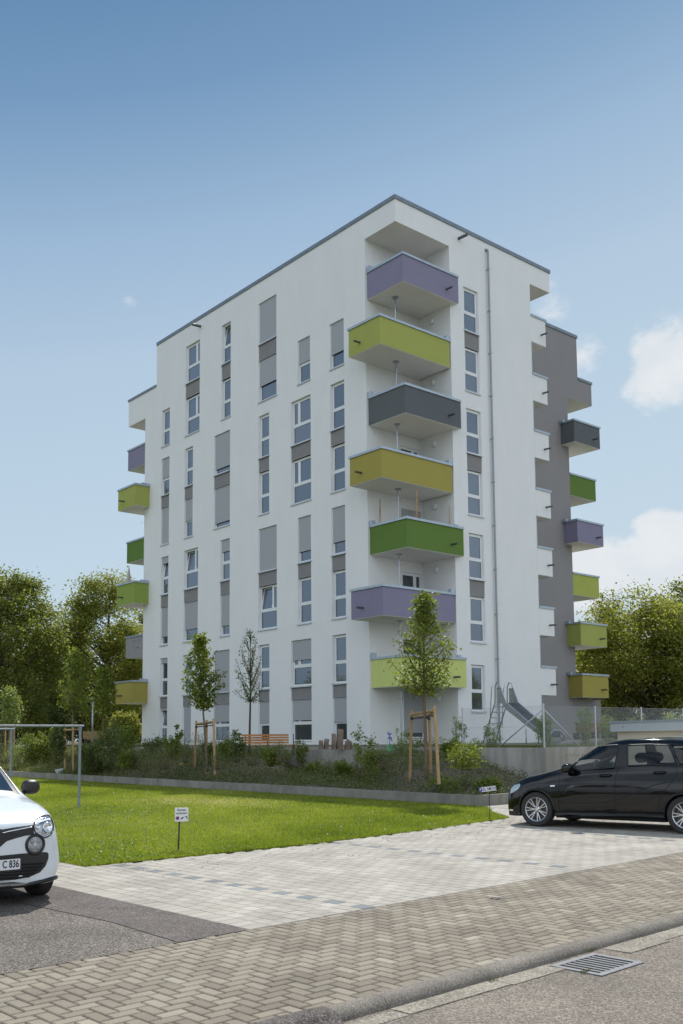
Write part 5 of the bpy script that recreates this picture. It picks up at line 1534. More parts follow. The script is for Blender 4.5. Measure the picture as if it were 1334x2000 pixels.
# number plate sign
sp_ = gnd(957, 1604); ds = sp_[1]
root = empty('plate_sign', sp_, math.atan2(-sp_[0], sp_[1]) + R(8), label='tilted number plate sign on a thin black stake beside the black car', cat='sign')
zc_ = at(953, 1541, ds)[2]; pw_ = 34 / F * ds; ph_ = 10.5 / F * ds
m_ = MB(); m_.box((-.006, -.005, -.1), (.006, .005, zc_ - .01)); o = m_.build('stake', M['dark'], root)
pl_ = MB(); pl_.box((-pw_ / 2, -.01, -ph_ / 2), (pw_ / 2, -.005, ph_ / 2)); plo = pl_.build('plate', M['ink'], root, bevel=.002); plo.location = (-.03, 0, zc_); plo.rotation_euler = (0, R(-6), 0)
m_ = MB(); m_.box((-pw_ / 2 + pw_ * .15, -.0125, -ph_ / 2 + .007), (pw_ / 2 - .006, -.0101, ph_ / 2 - .007)); m_.build('plate_face', M['signw'], plo)
m_ = MB(); m_.box((-pw_ / 2 + .006, -.0122, -ph_ / 2 + .007), (-pw_ / 2 + pw_ * .145, -.0101, ph_ / 2 - .007)); m_.build('blue_field', M['signb'], plo)
text('P', ph_ * .7, M['signw'], plo, (-pw_ / 2 + pw_ * .08, -.0128, 0), sx=.8, bold=.001)
text('KEL NM 510', ph_ * .82, M['ink'], plo, (pw_ * .07, -.0128, 0), sx=.66, bold=.001)

# ------------------------------------------------------------------ things on the balconies
def bloc(r, l, z): return BW(r, l, z)
p = bloc(-.4, 22.3, 9.95)
root = empty('parasol', p, label='closed pale parasol on the lime balcony at left', cat='parasol')
m_ = MB(); m_.tube([(0, 0, 0), (0, 0, 1.7)], .02, 8); m_.build('pole', M['galv'], root)
m_ = MB(); m_.tube([(0, 0, .55), (0, 0, .8), (0, 0, 1.2), (0, 0, 1.75)], [.06, .11, .09, .015], 12); m_.build('canopy', mat('faded_cloth', (.45, .38, .35), .9), root, smooth=True)
def sticks(r, l, z, h, n_, label, sp=.12):
    m_ = MB()
    for i in range(n_):
        a = i * 2 * PI / n_ + .3; q0 = bloc(r + math.cos(a) * sp, l + math.sin(a) * sp, z) ; q1 = bloc(r - math.cos(a) * .01 + rng.normal(0, .02), l - math.sin(a) * .01, z + h)
        m_.tube([q0, q1], .017, 6)
    m_.build('plant_canes', M['stake'], label=label, cat='plant canes')
zz = 9.34 + .25
sticks(.35, 1.55, zz, 2.1, 3, 'leaning wooden canes at the left end of the dark green balcony')
sticks(1.15, .15, zz, 2.35, 4, 'tall wooden cane tripod at the middle of the dark green balcony')
sticks(3.1, .1, zz, 2.0, 2, 'pair of wooden canes at the right end of the dark green balcony', .05)
def pot_plant(p, h, w_, leafm, label, spiky=False, seed=1):
    rg = np.random.default_rng(seed); root = empty('potted_plant', p, label=label, cat='potted plant')
    m_ = MB(); m_.lathe([(.1, 0), (.14, .25), (.15, .25), (.15, .28), (.0, .28)], 14); m_.build('pot', M['block'], root, recalc=True)
    if spiky:
        v = []
        for i in range(46):
            a = rg.uniform(0, 2 * PI); ln_ = rg.uniform(.5, 1) * w_; q = np.array([math.cos(a), math.sin(a), rg.uniform(.2, 1.2)]); q /= np.linalg.norm(q)
            s_ = np.cross(q, [0, 0, 1.]); s_ /= np.linalg.norm(s_); b = np.array([0, 0, h * .6])
            v += [b - s_ * .012, b + s_ * .012, b + q * ln_]
        fast_mesh('leaves', np.array(v), 3, M[leafm], root, attr=rg.random(46)); m_ = MB(); m_.tube([(0, 0, .2), (0, 0, h * .6)], .025, 6); m_.build('stem', M['bark'], root)
    else:
        P_ = rg.normal(0, 1, (260, 3)) * [w_ * .4, w_ * .4, h * .3] + [0, 0, h * .65]
        fast_mesh('leaves', leafquads(P_, .09, .4, rg=rg), 4, M[leafm], root, attr=rg.random(260))
pot_plant(bloc(.45, 22.4, BAND - .9), 1.5, .55, 'leaf_dark', 'spiky potted palm on the roof terrace at the left end', True, 3)
pot_plant(bloc(.6, 21.7, 12.15 - .1 + .2), 1.6, .4, 'leaf_dark', 'dark potted plant beside the wall on the green balcony at left', False, 5)
pot_plant(bloc(.4, 21.8, 6.6), 1.35, .8, 'leaf_dark', 'dark potted plant on the grey balcony at left', False, 6)

# ================================================================== CARS
def catmull(xs, Y, xq):
    """non-uniform Catmull-Rom of rows Y at xs, evaluated at xq"""
    xs = np.asarray(xs, float); Y = np.asarray(Y, float)
    m = np.zeros_like(Y)
    d = np.diff(Y, axis=0) / np.diff(xs).reshape(-1, *([1] * (Y.ndim - 1)))
    m[1:-1] = (d[:-1] + d[1:]) / 2; m[0] = d[0]; m[-1] = d[-1]
    i = np.clip(np.searchsorted(xs, xq, side='right') - 1, 0, len(xs) - 2)
    h = (xs[i + 1] - xs[i]); t = ((xq - xs[i]) / h)
    sh = (-1,) + (1,) * (Y.ndim - 1)
    h = h.reshape(sh); t = t.reshape(sh)
    return (2 * t ** 3 - 3 * t ** 2 + 1) * Y[i] + (t ** 3 - 2 * t ** 2 + t) * h * m[i] + (-2 * t ** 3 + 3 * t ** 2) * Y[i + 1] + (t ** 3 - t ** 2) * h * m[i + 1]
class Car:
    def __init__(s, name, origin, u, stations, label, paint, hubs, arch_r=.345, wheel_r=.31, half=.87, ds=.02):
        """origin: world point on the ground under the front axle centre; u: unit vector towards the rear"""
        s.root = empty(name, (float(origin[0]), float(origin[1]), 0), math.atan2(u[1], u[0]), label=label, cat='car')
        s.o = np.array([*origin[:2], 0.0]); s.u = np.array([u[0], u[1], 0.]); s.n = np.array([-u[1], u[0], 0.])   # local x = u (rear), y = n
        s.paint = paint; s.hubs = hubs; s.wr_ = wheel_r; s.half = half
        st = np.array(stations, float)
        rows = []
        for (x, w_, zb, zsh, zbelt, wr, zr, zt) in st:
            rows.append([(0, zb + .02), (w_ * .86, zb + .01), (w_ * .965, zb + .09), (w_ * 1.0, (zb + zsh) / 2 + .03), (w_ * .985, zsh), (max(w_ * .93, wr), zbelt), (wr, zr), (wr * .6, (zr * .25 + zt * .75)), (0, zt)])
        rows = np.array(rows)
        xq = np.unique(np.concatenate([np.arange(st[0, 0], st[-1, 0], ds), [st[-1, 0]]]))
        G = catmull(st[:, 0], rows, xq)                       # (nx, 9, 2)
        vq = np.linspace(0, 8, 81)
        G = catmull(np.arange(9), G.transpose(1, 0, 2), vq).transpose(1, 0, 2)
        G[..., 0] = np.maximum(G[..., 0], 0); G[:, 0, 0] = 0; G[:, -1, 0] = 0
        s.xq, s.vq, s.G = xq, vq, G
        nx, nv = len(xq), len(vq)
        P = []
        for sg in (1, -1):
            P.append(np.stack([np.repeat(xq[:, None], nv, 1), G[..., 0] * sg, G[..., 1]], -1).reshape(-1, 3))
        s.V = np.concatenate(P)
        F_ = []
        for k, sg in enumerate((1, -1)):
            b = k * nx * nv
            i, j = np.meshgrid(np.arange(nx - 1), np.arange(nv - 1), indexing='ij'); i = i.ravel(); j = j.ravel()
            a, c, d, e = b + i * nv + j, b + (i + 1) * nv + j, b + (i + 1) * nv + j + 1, b + i * nv + j + 1
            f = np.stack([a, c, d, e], 1) if sg > 0 else np.stack([a, e, d, c], 1)
            F_.append(np.column_stack([f, i, j, np.full(len(i), sg)]))
        # close nose and tail
        for i0, i1 in ((0, 0), (nx - 1, nx - 1)):
            j = np.arange(nv - 1); b = i0 * nv; a, c, d, e = b + j, b + nx * nv + j, b + nx * nv + j + 1, b + j + 1
            F_.append(np.column_stack([a, c, d, e, np.full(nv - 1, min(i0, nx - 2)), j, np.zeros(nv - 1, int)]))
        s.F = np.concatenate(F_)
        s.bvh = BVHTree.FromPolygons([Vector(v) for v in s.V], [tuple(int(q) for q in f[:4]) for f in s.F])
        s.keep = np.ones(len(s.F), bool)
        s.fc = s.V[s.F[:, :4].astype(int)].mean(1)
        for hx in hubs:
            s.keep &= ~((np.hypot(s.fc[:, 0] - hx[0], s.fc[:, 2] - hx[1]) < arch_r) & (np.abs(s.fc[:, 1]) > half * .62) & (s.fc[:, 2] < hx[1] + arch_r))
            s.keep &= ~((np.abs(s.fc[:, 0] - hx[0]) < arch_r * .97) & (s.fc[:, 2] < hx[1]) & (np.abs(s.fc[:, 1]) > half * .62))
        s.arch_r = arch_r
    def w2l(s, X): d = np.asarray(X, float) - s.o; return np.stack([d @ s.u, d @ s.n, d[..., 2]], -1)
    def dirl(s, d): d = np.asarray(d, float); return np.stack([d @ s.u, d @ s.n, d[..., 2]], -1)
    def px(s, Vl):
        W = s.o + Vl[:, :1] * s.u + Vl[:, 1:2] * s.n + Vl[:, 2:] * np.array([0, 0, 1.]); d = W - [0, 0, CZ]; dep = d @ fw
        return 667 + F * (d @ rv) / dep, PPY - F * (d @ uv) / dep
    def hit(s, x, y):
        o = Vector(s.w2l(np.array([0, 0, CZ]))); d = Vector(s.dirl(ray(x, y))).normalized()
        h = s.bvh.ray_cast(o, d)
        if h[0] is None:
            # nearest surface point to the ray
            best = None
            for t in np.linspace(6, 24, 300):
                q = s.bvh.find_nearest(o + d * t)
                if best is None or q[3] < best[3]: best = q
            h = best
        n = h[1] if h[1].dot(d) < 0 else -h[1]
        return h[0], n
    def near_side(s): return s.w2l(np.array([0, 0, CZ]))[1] > 0      # camera on +y side?
    def hole(s, poly, mirror=True, cond=None):
        fx, fy = s.px(s.fc); cam_ = s.w2l(np.array([0, 0, CZ])); sgn = 1 if cam_[1] > 0 else -1
        m = inpoly(fx, fy, poly)
        if cond is not None: m &= cond(s.fc)
        m1 = m & (s.F[:, 6] == sgn)
        if mirror:
            ids = set(map(tuple, s.F[m1][:, 4:6])); m2 = np.array([(a, b) in ids for a, b in s.F[:, 4:6]])
            m1 = m2
        s.keep &= ~m1
    def patch(s, name, poly, m, parent=None, off=.004, cuts=2, mirror=True, thick=0, flat=False):
        """polygon in photo pixels laid on the body surface"""
        bm = bmesh.new(); vs = [bm.verts.new((x, y, 0)) for x, y in poly]; f = bm.faces.new(vs)
        bmesh.ops.triangulate(bm, faces=[f])
        for _ in range(cuts): bmesh.ops.subdivide_edges(bm, edges=bm.edges[:], cuts=1, use_grid_fill=True)
        bmesh.ops.triangulate(bm, faces=bm.faces[:])
        bm.verts.index_update()
        out = []
        for v in bm.verts:
            h, n = s.hit(v.co.x, v.co.y); out.append(h + n * off)
        tri = [[v.index for v in f.verts] for f in bm.faces]
        bm.free(); res = []
        for sg in ((1, -1) if mirror else (1,)):
            mb = MB(); mb.add([(v[0], v[1] * sg, v[2]) for v in out], tri)
            o = mb.build(name, m, parent or s.root, smooth=True, recalc=True)
            if thick: q = o.modifiers.new('t', 'SOLIDIFY'); q.thickness = thick; q.offset = 0
            res.append(o)
        return res
    def line(s, name, pts, m, r=.004, off=.0, closed=False, mirror=True, parent=None, sub=6):
        P = []
        n = len(pts); rg_ = range(n if closed else n - 1)
        for i in rg_:
            a, b = pts[i], pts[(i + 1) % n]
            for k in range(sub):
                t = k / sub; h, nn = s.hit(a[0] + (b[0] - a[0]) * t, a[1] + (b[1] - a[1]) * t); P.append(h + nn * off)
        h, nn = s.hit(*(pts[0] if closed else pts[-1])); P.append(h + nn * off)
        for sg in ((1, -1) if mirror else (1,)):
            mb = MB(); mb.tube([(p[0], p[1] * sg, p[2]) for p in P], r, 6, caps=not closed); mb.build(name, m, parent or s.root, smooth=True)
    def submesh(s, name, mask, m, parent=None, inset=0):
        F_ = s.F[mask][:, :4].astype(int); ids, inv = np.unique(F_.ravel(), return_inverse=True)
        me = bpy.data.meshes.new(name); me.from_pydata([tuple(v) for v in s.V[ids]], [], [tuple(int(q) for q in f) for f in inv.reshape(-1, 4)])
        me.materials.append(m); bm = bmesh.new(); bm.from_mesh(me); bmesh.ops.remove_doubles(bm, verts=bm.verts, dist=1e-5); bmesh.ops.recalc_face_normals(bm, faces=bm.faces); bm.to_mesh(me); bm.free()
        me.polygons.foreach_set('use_smooth', [True] * len(me.polygons))
        o = bpy.data.objects.new(name, me); COL.objects.link(o); o.parent = parent or s.root
        return o
    def grid_region(s, x0, x1, v0, v1):
        return (s.xq[s.F[:, 4].astype(int)] >= x0) & (s.xq[s.F[:, 4].astype(int)] < x1) & (s.vq[s.F[:, 5].astype(int)] >= v0) & (s.vq[s.F[:, 5].astype(int)] < v1)
    def finish(s):
        o = s.submesh('body', s.keep, s.paint)
        so = o.modifiers.new('skin', 'SOLIDIFY'); so.thickness = .012; so.offset = -1
        # wheel arches and underside
        for hx in s.hubs:
            for sg in (1, -1):
                mb = MB(); P = []
                for k in range(17):
                    a = PI * (-.06 + 1.12 * k / 16); x = hx[0] + math.cos(a) * s.arch_r; z = hx[1] + math.sin(a) * s.arch_r
                    h = s.bvh.ray_cast(Vector((x, 3 * sg, z)), Vector((0, -sg, 0)))
                    y = h[0].y if h[0] is not None else s.half * sg
                    P.append((x, y, z))
                mb.tube([(p[0], p[1] - .006 * sg, p[2]) for p in P], .017, 8); mb.build('wheel_arch', s.paint, s.root, smooth=True)
                mb = MB(); n = len(P)
                vs = [(p[0], p[1] - .004 * sg, p[2]) for p in P] + [(p[0], s.half * .55 * sg, p[2]) for p in P]
                mb.add(vs, [(i, i + 1, n + i + 1, n + i) for i in range(n - 1)] + [tuple(range(n, 2 * n))]); mb.build('wheel_well', M['well'], s.root, recalc=True)
        mb = MB(); x0, x1 = s.xq[0] + .12, s.xq[-1] - .15
        mb.box((x0, -s.half * .55, .17), (x1, s.half * .55, .30)); mb.box((s.hubs[0][0] + s.arch_r, -s.half * .9, .17), (s.hubs[1][0] - s.arch_r, s.half * .9, .28)); mb.build('underbody', M['well'], s.root)
        return o
    def wheel(s, hx, sg, spokes, rim_r, width=.2, steer=0, steel=False):
        w_ = empty('wheel', (0, 0, 0)); w_.parent = s.root; R_ = s.wr_
        w_.location = (hx[0], sg * (s.half - .10), R_); w_.rotation_euler.z = (0 if sg > 0 else PI) + steer
        # local: +y is outward
        hw = width / 2
        mb = MB(); mb.lathe([(rim_r, -hw), (R_ * .93, -hw), (R_ * .985, -hw * .82), (R_, -hw * .55), (R_, hw * .55), (R_ * .985, hw * .82), (R_ * .93, hw * .98), (rim_r * 1.08, hw), (rim_r, hw * .92)], 48, axis='y', caps=False)
        for k in range(4):
            y = -hw * .5 + k * hw * .33
            mb.lathe([(R_ - .002, y - .004), (R_ + .0015, y - .002), (R_ + .0015, y + .026), (R_ - .002, y + .028)], 48, axis='y', caps=False)
        mb.build('tyre', M['tyre'], w_, auto=True, recalc=True)
        mb = MB(); mb.lathe([(rim_r, hw * .9), (rim_r * .97, hw * .96), (rim_r * .93, hw * .9), (rim_r * .90, hw * .4), (rim_r * .9, -hw * .8), (rim_r, -hw * .8)], 48, axis='y', caps=False)
        # hub
        mb.lathe([(0, hw * .82), (.028, hw * .82), (.034, hw * .75), (.06, hw * .62), (.062, hw * .3), (0, hw * .3)], 24, axis='y')
        for k in range(spokes):
            for dv in (-.10, .10):
                a0 = 2 * PI * k / spokes + dv * .6; a1 = 2 * PI * k / spokes + dv * (1.9 if spokes == 5 else 1.5)
                r0, r1 = .045, rim_r * .94
                c0, s0, c1, s1 = math.cos(a0), math.sin(a0), math.cos(a1), math.sin(a1)
                p0 = np.array([c0 * r0, hw * .66, s0 * r0]); p1 = np.array([c1 * r1, hw * .86, s1 * r1])
                t = np.array([-(p1 - p0)[2], 0, (p1 - p0)[0]]); t /= np.linalg.norm(t); e0, e1 = (.012, .009) if spokes == 5 else (.008, .0065)
                dn = np.array([0, -.022, 0])
                vs = [p0 - t * e0, p0 + t * e0, p1 + t * e1, p1 - t * e1]; vs = vs + [v + dn for v in vs]
                mb.add(vs, [(0, 1, 2, 3), (7, 6, 5, 4), (0, 4, 5, 1), (1, 5, 6, 2), (2, 6, 7, 3), (3, 7, 4, 0)])
        mb.build('rim', M['alloy'], w_, auto=True, recalc=True)
        mb = MB(); mb.lathe([(0, hw * .15), (rim_r * .78, hw * .15), (rim_r * .78, hw * .05), (0, hw * .05)], 32, axis='y'); mb.lathe([(0, -.02), (rim_r * .92, -.02), (rim_r * .92, -.03), (0, -.03)], 32, axis='y')
        for k in range(5):
            a = 2 * PI * (k + .5) / 5; mb.lathe([(0, hw * .80), (.009, hw * .80), (.009, hw * .5)], 8, (math.cos(a) * .05, 0, math.sin(a) * .05), 'y')
        mb.build('brake_disc', M['brake'], w_, auto=True, recalc=True)
M['well'] = mat('wheel_well', (.006, .006, .006), .95)
M['tyre'] = mat('tyre_rubber', (.018, .018, .019), .75, col2=(.03, .029, .028), nscale=30)
M['alloy'] = mat('alloy_rim', (.62, .63, .65), .28, metal=.75)
M['brake'] = mat('brake_disc', (.10, .09, .085), .5, metal=.6)
M['blackpaint'] = mat('black_car_paint', (.003, .003, .004), .06, spec=.5)
M['whitepaint'] = mat('white_car_paint', (.70, .73, .76), .28, coat=.8)
M['trim'] = mat('black_trim', (.012, .012, .013), .45)
M['mesh'] = mat('grille_plastic', (.016, .016, .018), .55)
M['seat'] = mat('car_seat', (.018, .018, .02), .85)
M['chrome'] = mat('chrome', (.75, .76, .78), .12, metal=1)
def car_glass(name, tint, rf=.10):
    m = bpy.data.materials.new(name); m.use_nodes = True
    N = m.node_tree.nodes; L = m.node_tree.links; N.remove(N['Principled BSDF'])
    tr = N.new('ShaderNodeBsdfTransparent'); tr.inputs[0].default_value = (*tint, 1)
    g = N.new('ShaderNodeBsdfGlossy'); g.inputs['Roughness'].default_value = .01
    fr = N.new('ShaderNodeFresnel'); fr.inputs['IOR'].default_value = 1.5
    ad = N.new('ShaderNodeMath'); ad.operation = 'ADD'; ad.use_clamp = True; ad.inputs[1].default_value = rf; L.new(fr.outputs[0], ad.inputs[0])
    mx_ = N.new('ShaderNodeMixShader'); L.new(ad.outputs[0], mx_.inputs[0]); L.new(tr.outputs[0], mx_.inputs[1]); L.new(g.outputs[0], mx_.inputs[2]); L.new(mx_.outputs[0], N['Material Output'].inputs['Surface'])
    return m
M['cglass'] = car_glass('clear_car_glass', (.80, .86, .82), .02)
M['cglass_dark'] = car_glass('tinted_car_glass', (.55, .58, .60), .0)
M['lampglass'] = car_glass('lamp_cover', (.80, .84, .88), .06)

def zp(a, b): return (960 + a / 3.567, 1400 + b / 3.567)      # coordinates read on an enlarged view of the black car
# ---- black hatchback
Af = np.array([3.45944654, 17.48029295]); uB = np.array([.79918984, -.6010787]); nB = np.array([-uB[1], uB[0]])
HB = .86
org = Af + nB * (HB - .03)
# the camera is on the -n side, so local y of the near side is negative
car = Car('black_car', org, uB, [
 (-.67, .46, .20, .40, .48, .40, .53, .55), (-.64, .66, .16, .44, .55, .55, .60, .62), (-.55, .78, .15, .54, .65, .63, .70, .73), (-.33, .835, .16, .66, .77, .68, .83, .865),
 (.05, .86, .18, .75, .87, .72, .925, .965), (.35, .865, .18, .80, .94, .74, 1.00, 1.045), (.60, .87, .20, .83, .985, .74, 1.075, 1.14), (.85, .87, .20, .85, 1.01, .68, 1.23, 1.29), (1.12, .87, .21, .86, 1.03, .63, 1.385, 1.44),
 (1.45, .87, .21, .87, 1.05, .61, 1.475, 1.525), (1.9, .87, .22, .88, 1.075, .61, 1.50, 1.56), (2.4, .87, .22, .89, 1.10, .60, 1.49, 1.56), (2.85, .865, .24, .90, 1.12, .58, 1.44, 1.53), (3.15, .84, .26, .88, 1.10, .54, 1.34, 1.45),
 (3.36, .79, .28, .80, 1.0, .50, 1.12, 1.18), (3.45, .70, .30, .68, .84, .46, .92, .98), (3.47, .55, .34, .62, .76, .40, .84, .88)],
 'black five door hatchback parked on the pale paving at right', M['blackpaint'], [(0.0, .31), (2.63, .31)], arch_r=.345, wheel_r=.305, half=HB)
FW = [zp(*p) for p in [(578, 340), (600, 305), (640, 268), (690, 235), (740, 212), (800, 202), (886, 196), (856, 352), (700, 366), (620, 375), (588, 362)]]
RW = [zp(*p) for p in [(950, 340), (948, 198), (1100, 192), (1228, 198), (1252, 240), (1285, 328), (1100, 336)]]
QW = [zp(*p) for p in [(1312, 325), (1262, 215), (1334, 215), (1420, 232), (1450, 262), (1440, 322)]]
for pl_ in (FW, RW, QW): car.hole(pl_)
ws = car.grid_region(.66, 1.22, 6.3, 9); rw = car.grid_region(3.19, 3.36, 6.3, 9)
car.keep &= ~ws; car.keep &= ~rw
car.submesh('windshield', ws, M['cglass']); car.submesh('rear_window', rw, M['cglass_dark'])
body = car.finish()
for nm_, pl_, mm in (('front_side_window', FW, 'cglass'), ('rear_side_window', RW, 'cglass_dark'), ('quarter_window', QW, 'cglass_dark')):
    car.patch(nm_, pl_, M[mm], off=.001, cuts=3); car.line('window_trim', pl_, M['trim'], r=.011, closed=True, off=.002)
# pillar cover, seams, sill, handles, lamp
car.patch('pillar_cover', [zp(*p) for p in [(862, 350), (892, 194), (942, 194), (944, 341)]], M['trim'], off=.003)
car.line('door_seam', [zp(*p) for p in [(478, 395), (468, 470), (465, 560), (470, 630), (487, 668), (700, 668), (865, 664)]], M['well'], r=.0035)
car.line('door_seam', [zp(*p) for p in [(884, 352), (868, 400), (860, 480), (860, 580), (868, 664), (1000, 668), (1165, 666)]], M['well'], r=.0035)
car.line('door_seam', [zp(*p) for p in [(1292, 332), (1290, 400), (1260, 450), (1195, 520), (1170, 580), (1163, 640)]], M['well'], r=.0035)
car.line('hood_seam', [zp(*p) for p in [(205, 462), (280, 440), (380, 400), (470, 372), (530, 350)]], M['well'], r=.0035)
for a, b, c in ((752, 412, 838), (1127, 392, 1217)):
    car.patch('handle_recess', [zp(a, b - 12), zp(c - 10, b - 16), zp(c, b), zp(c - 12, b + 12), zp(a + 12, b + 14)], M['well'], off=.002, cuts=1)
    P0, n0 = car.hit(*zp(a + 2, b + 2)); P1, n1 = car.hit(*zp(c - 2, b - 6))
    for sg in (1, -1):
        mb = MB(); q0 = P0 + n0 * .006; q1 = P1 + n1 * .006; mid = (P0 + P1) / 2 + n0 * .045
        pts = [q0, q0.lerp(mid, .55) + n0 * .012, mid, q1.lerp(mid, .55) + n0 * .012, q1]
        mb.tube([(p.x, p.y * sg, p.z) for p in pts], .013, 8); mb.build('door_handle', M['blackpaint'], car.root, smooth=True)
# sculpted side crease as real raised strips
car.line('side_crease', [zp(*p) for p in [(500, 452), (700, 440), (900, 440), (1100, 436)]], M['blackpaint'], r=.006)
car.line('side_crease', [zp(*p) for p in [(470, 590), (600, 604), (760, 600), (880, 576), (1000, 530), (1120, 480), (1230, 452)]], M['blackpaint'], r=.007)
car.line('sill_trim', [zp(*p) for p in [(462, 690), (700, 690), (900, 688), (1180, 684)]], M['trim'], r=.014)
car.patch('fender_badge', [zp(408, 478), zp(440, 476), zp(441, 485), zp(409, 487)], M['chrome'], off=.003, cuts=1)
hl = [zp(*p) for p in [(130, 530), (136, 505), (160, 478), (196, 466), (204, 478), (190, 500), (160, 522), (138, 534)]]
car.patch('headlight', hl, mat('headlight_lens', (.42, .50, .52), .1, metal=.3, coat=1), off=.006, cuts=2)
car.patch('bumper_strip', [zp(*p) for p in [(122, 640), (150, 644), (152, 656), (124, 652)]], M['chrome'], off=.004, cuts=1)
car.patch('lower_intake', [zp(*p) for p in [(124, 655), (170, 664), (206, 690), (200, 704), (150, 690), (126, 672)]], M['trim'], off=.003, cuts=1)
# mirrors
for sg in (-1, 1):
    mb = MB()
    bmv = bmesh.new(); bmesh.ops.create_uvsphere(bmv, u_segments=20, v_segments=12, radius=1)
    for v in bmv.verts:
        x, y, z = v.co; x = math.copysign(abs(x) ** .8, x); z = math.copysign(abs(z) ** .7, z); v.co = (x * .105 + (.02 * z), y * .115, z * .082)
    me = bpy.data.meshes.new('mirror'); bmv.to_mesh(me); bmv.free(); me.materials.append(M['blackpaint']); me.polygons.foreach_set('use_smooth', [True] * len(me.polygons))
    o = bpy.data.objects.new('mirror', me); COL.objects.link(o); o.parent = car.root; o.location = (.66, sg * (.95), 1.045)
    mb.tube([(.70, sg * .80, .965), (.69, sg * .88, .99)], [.03, .025], 8); mb.build('mirror_arm', M['trim'], o).location = (-.66, -sg * .95, -1.045)
# interior
def seat(x, y, z0=.45):
    mb = MB(); mb.tube([(x - .22, y, z0), (x + .22, y, z0 + .02)], .17, 10)
    mb.tube([(x + .24, y, z0), (x + .34, y, z0 + .30), (x + .40, y, z0 + .56)], [.2, .215, .15], 14)
    o = mb.build('seat', M['seat'], car.root, smooth=True); o.scale.y = 1
    mb = MB(); mb.tube([(x + .41, y, z0 + .58), (x + .42, y, z0 + .66)], .012, 6); mb.tube([(x + .42, y - .10, z0 + .77), (x + .42, y + .10, z0 + .77)], .088, 14); mb.build('headrest', M['seat'], car.root, smooth=True)
for x in (1.36, 2.15):
    for y in (-.38, .38): seat(x, y)
mb = MB(); mb.box((.72, -.70, .86), (1.0, .70, .98)); mb.box((.60, -.76, .28), (3.0, .76, .34)); mb.build('dashboard', M['seat'], car.root, bevel=.03)
mb = MB(); C0 = Vector((1.03, -.38, 1.0)); ax = Vector((-.9, 0, -.42)).normalized(); uu_ = Vector((0, 1, 0)); vv_ = ax.cross(uu_)
mb.tube([C0 + (uu_ * math.cos(a) + vv_ * math.sin(a)) * .185 for a in np.linspace(0, 2 * PI, 25)], .016, 8, caps=False)
for a in (0, PI, -PI / 2): mb.tube([C0, C0 + (uu_ * math.cos(a) + vv_ * math.sin(a)) * .18], .014, 6)
mb.build('steering_wheel', M['seat'], car.root, smooth=True)
mb = MB(); mb.box((1.13, -.12, 1.36), (1.15, .12, 1.43)); mb.build('rear_view_mirror', M['seat'], car.root, bevel=.01)
for hx in car.hubs:
    for sg in (1, -1): car.wheel(hx, sg, 7, .216)
# exhaust of ground clutter under sill kept out

# ---- white small car, front towards the road
aW = R(2.0)
fW = -(dL * math.cos(aW) + dR * math.sin(aW)); sW = np.array([-fW[1], fW[0], 0])       # sW = viewer's right (car's left side)
whp = gnd(82, 1746)
orgW = whp[:2] - sW[:2] * .775
wc = Car('white_car', orgW, -fW[:2], [
 (-.635, .34, .24, .46, .62, .30, .70, .73), (-.615, .56, .20, .48, .66, .48, .745, .775), (-.55, .70, .185, .50, .70, .58, .80, .83), (-.42, .775, .18, .53, .755, .63, .865, .89),
 (-.15, .81, .18, .60, .84, .66, .93, .955), (.15, .82, .18, .68, .91, .67, .975, 1.01), (.36, .82, .20, .73, .95, .67, 1.01, 1.06), (.68, .82, .20, .75, .975, .63, 1.20, 1.26), (1.02, .82, .21, .76, 1.0, .58, 1.40, 1.455),
 (1.4, .82, .21, .77, 1.01, .565, 1.485, 1.55), (2.1, .82, .21, .78, 1.03, .56, 1.485, 1.555), (2.55, .81, .23, .79, 1.04, .53, 1.42, 1.50), (2.8, .77, .26, .76, 1.0, .49, 1.12, 1.18), (2.92, .66, .30, .66, .82, .42, .88, .93), (2.95, .5, .34, .6, .74, .36, .8, .84)],
 'small white city car with black mirror cut off by the left picture edge', M['whitepaint'], [(0.0, .295), (2.45, .295)], arch_r=.325, wheel_r=.295, half=.82)
def zt_(a, b): return (a * .15005, 1480 + b * .15)
ws = wc.grid_region(.42, 1.06, 6.22, 9); rw = wc.grid_region(2.56, 2.8, 6.3, 9)
wsB = wc.grid_region(.37, 1.12, 6.0, 9) & ~ws
wc.keep &= ~ws; wc.keep &= ~rw; wc.keep &= ~wsB
SWN = [(.52, 1.06), (.98, 1.38), (1.25, 1.43), (1.35, 1.05)]
m_side = inpoly(wc.fc[:, 0], wc.fc[:, 2], [(.62, 1.05), (.78, 1.17), (1.05, 1.36), (1.3, 1.43), (1.36, 1.05)]) | inpoly(wc.fc[:, 0], wc.fc[:, 2], [(1.44, 1.06), (1.42, 1.43), (2.1, 1.43), (2.35, 1.08)])
wc.keep &= ~m_side
M['cglass_w'] = car_glass('windscreen_glass', (.70, .78, .76), .28)
wc.submesh('windshield', ws, M['cglass_w']); wc.submesh('windshield_frame', wsB, M['trim']); wc.submesh('rear_window', rw, M['cglass_dark']); wc.submesh('side_window', m_side, M['cglass_dark'])
wc.finish()
HLP = [zt_(*p) for p in [(437, 905), (445, 850), (480, 800), (540, 765), (600, 750), (640, 762), (668, 810), (688, 880), (686, 950), (655, 1005), (600, 1035), (560, 1042), (515, 1015), (460, 975)]]
M['reflector'] = mat('lamp_reflector', (.40, .42, .45), .14, metal=.9, bump=.6, bscale=22, bdist=.02)
hl_ = wc.patch('headlight', HLP, M['reflector'], off=.004, cuts=3)
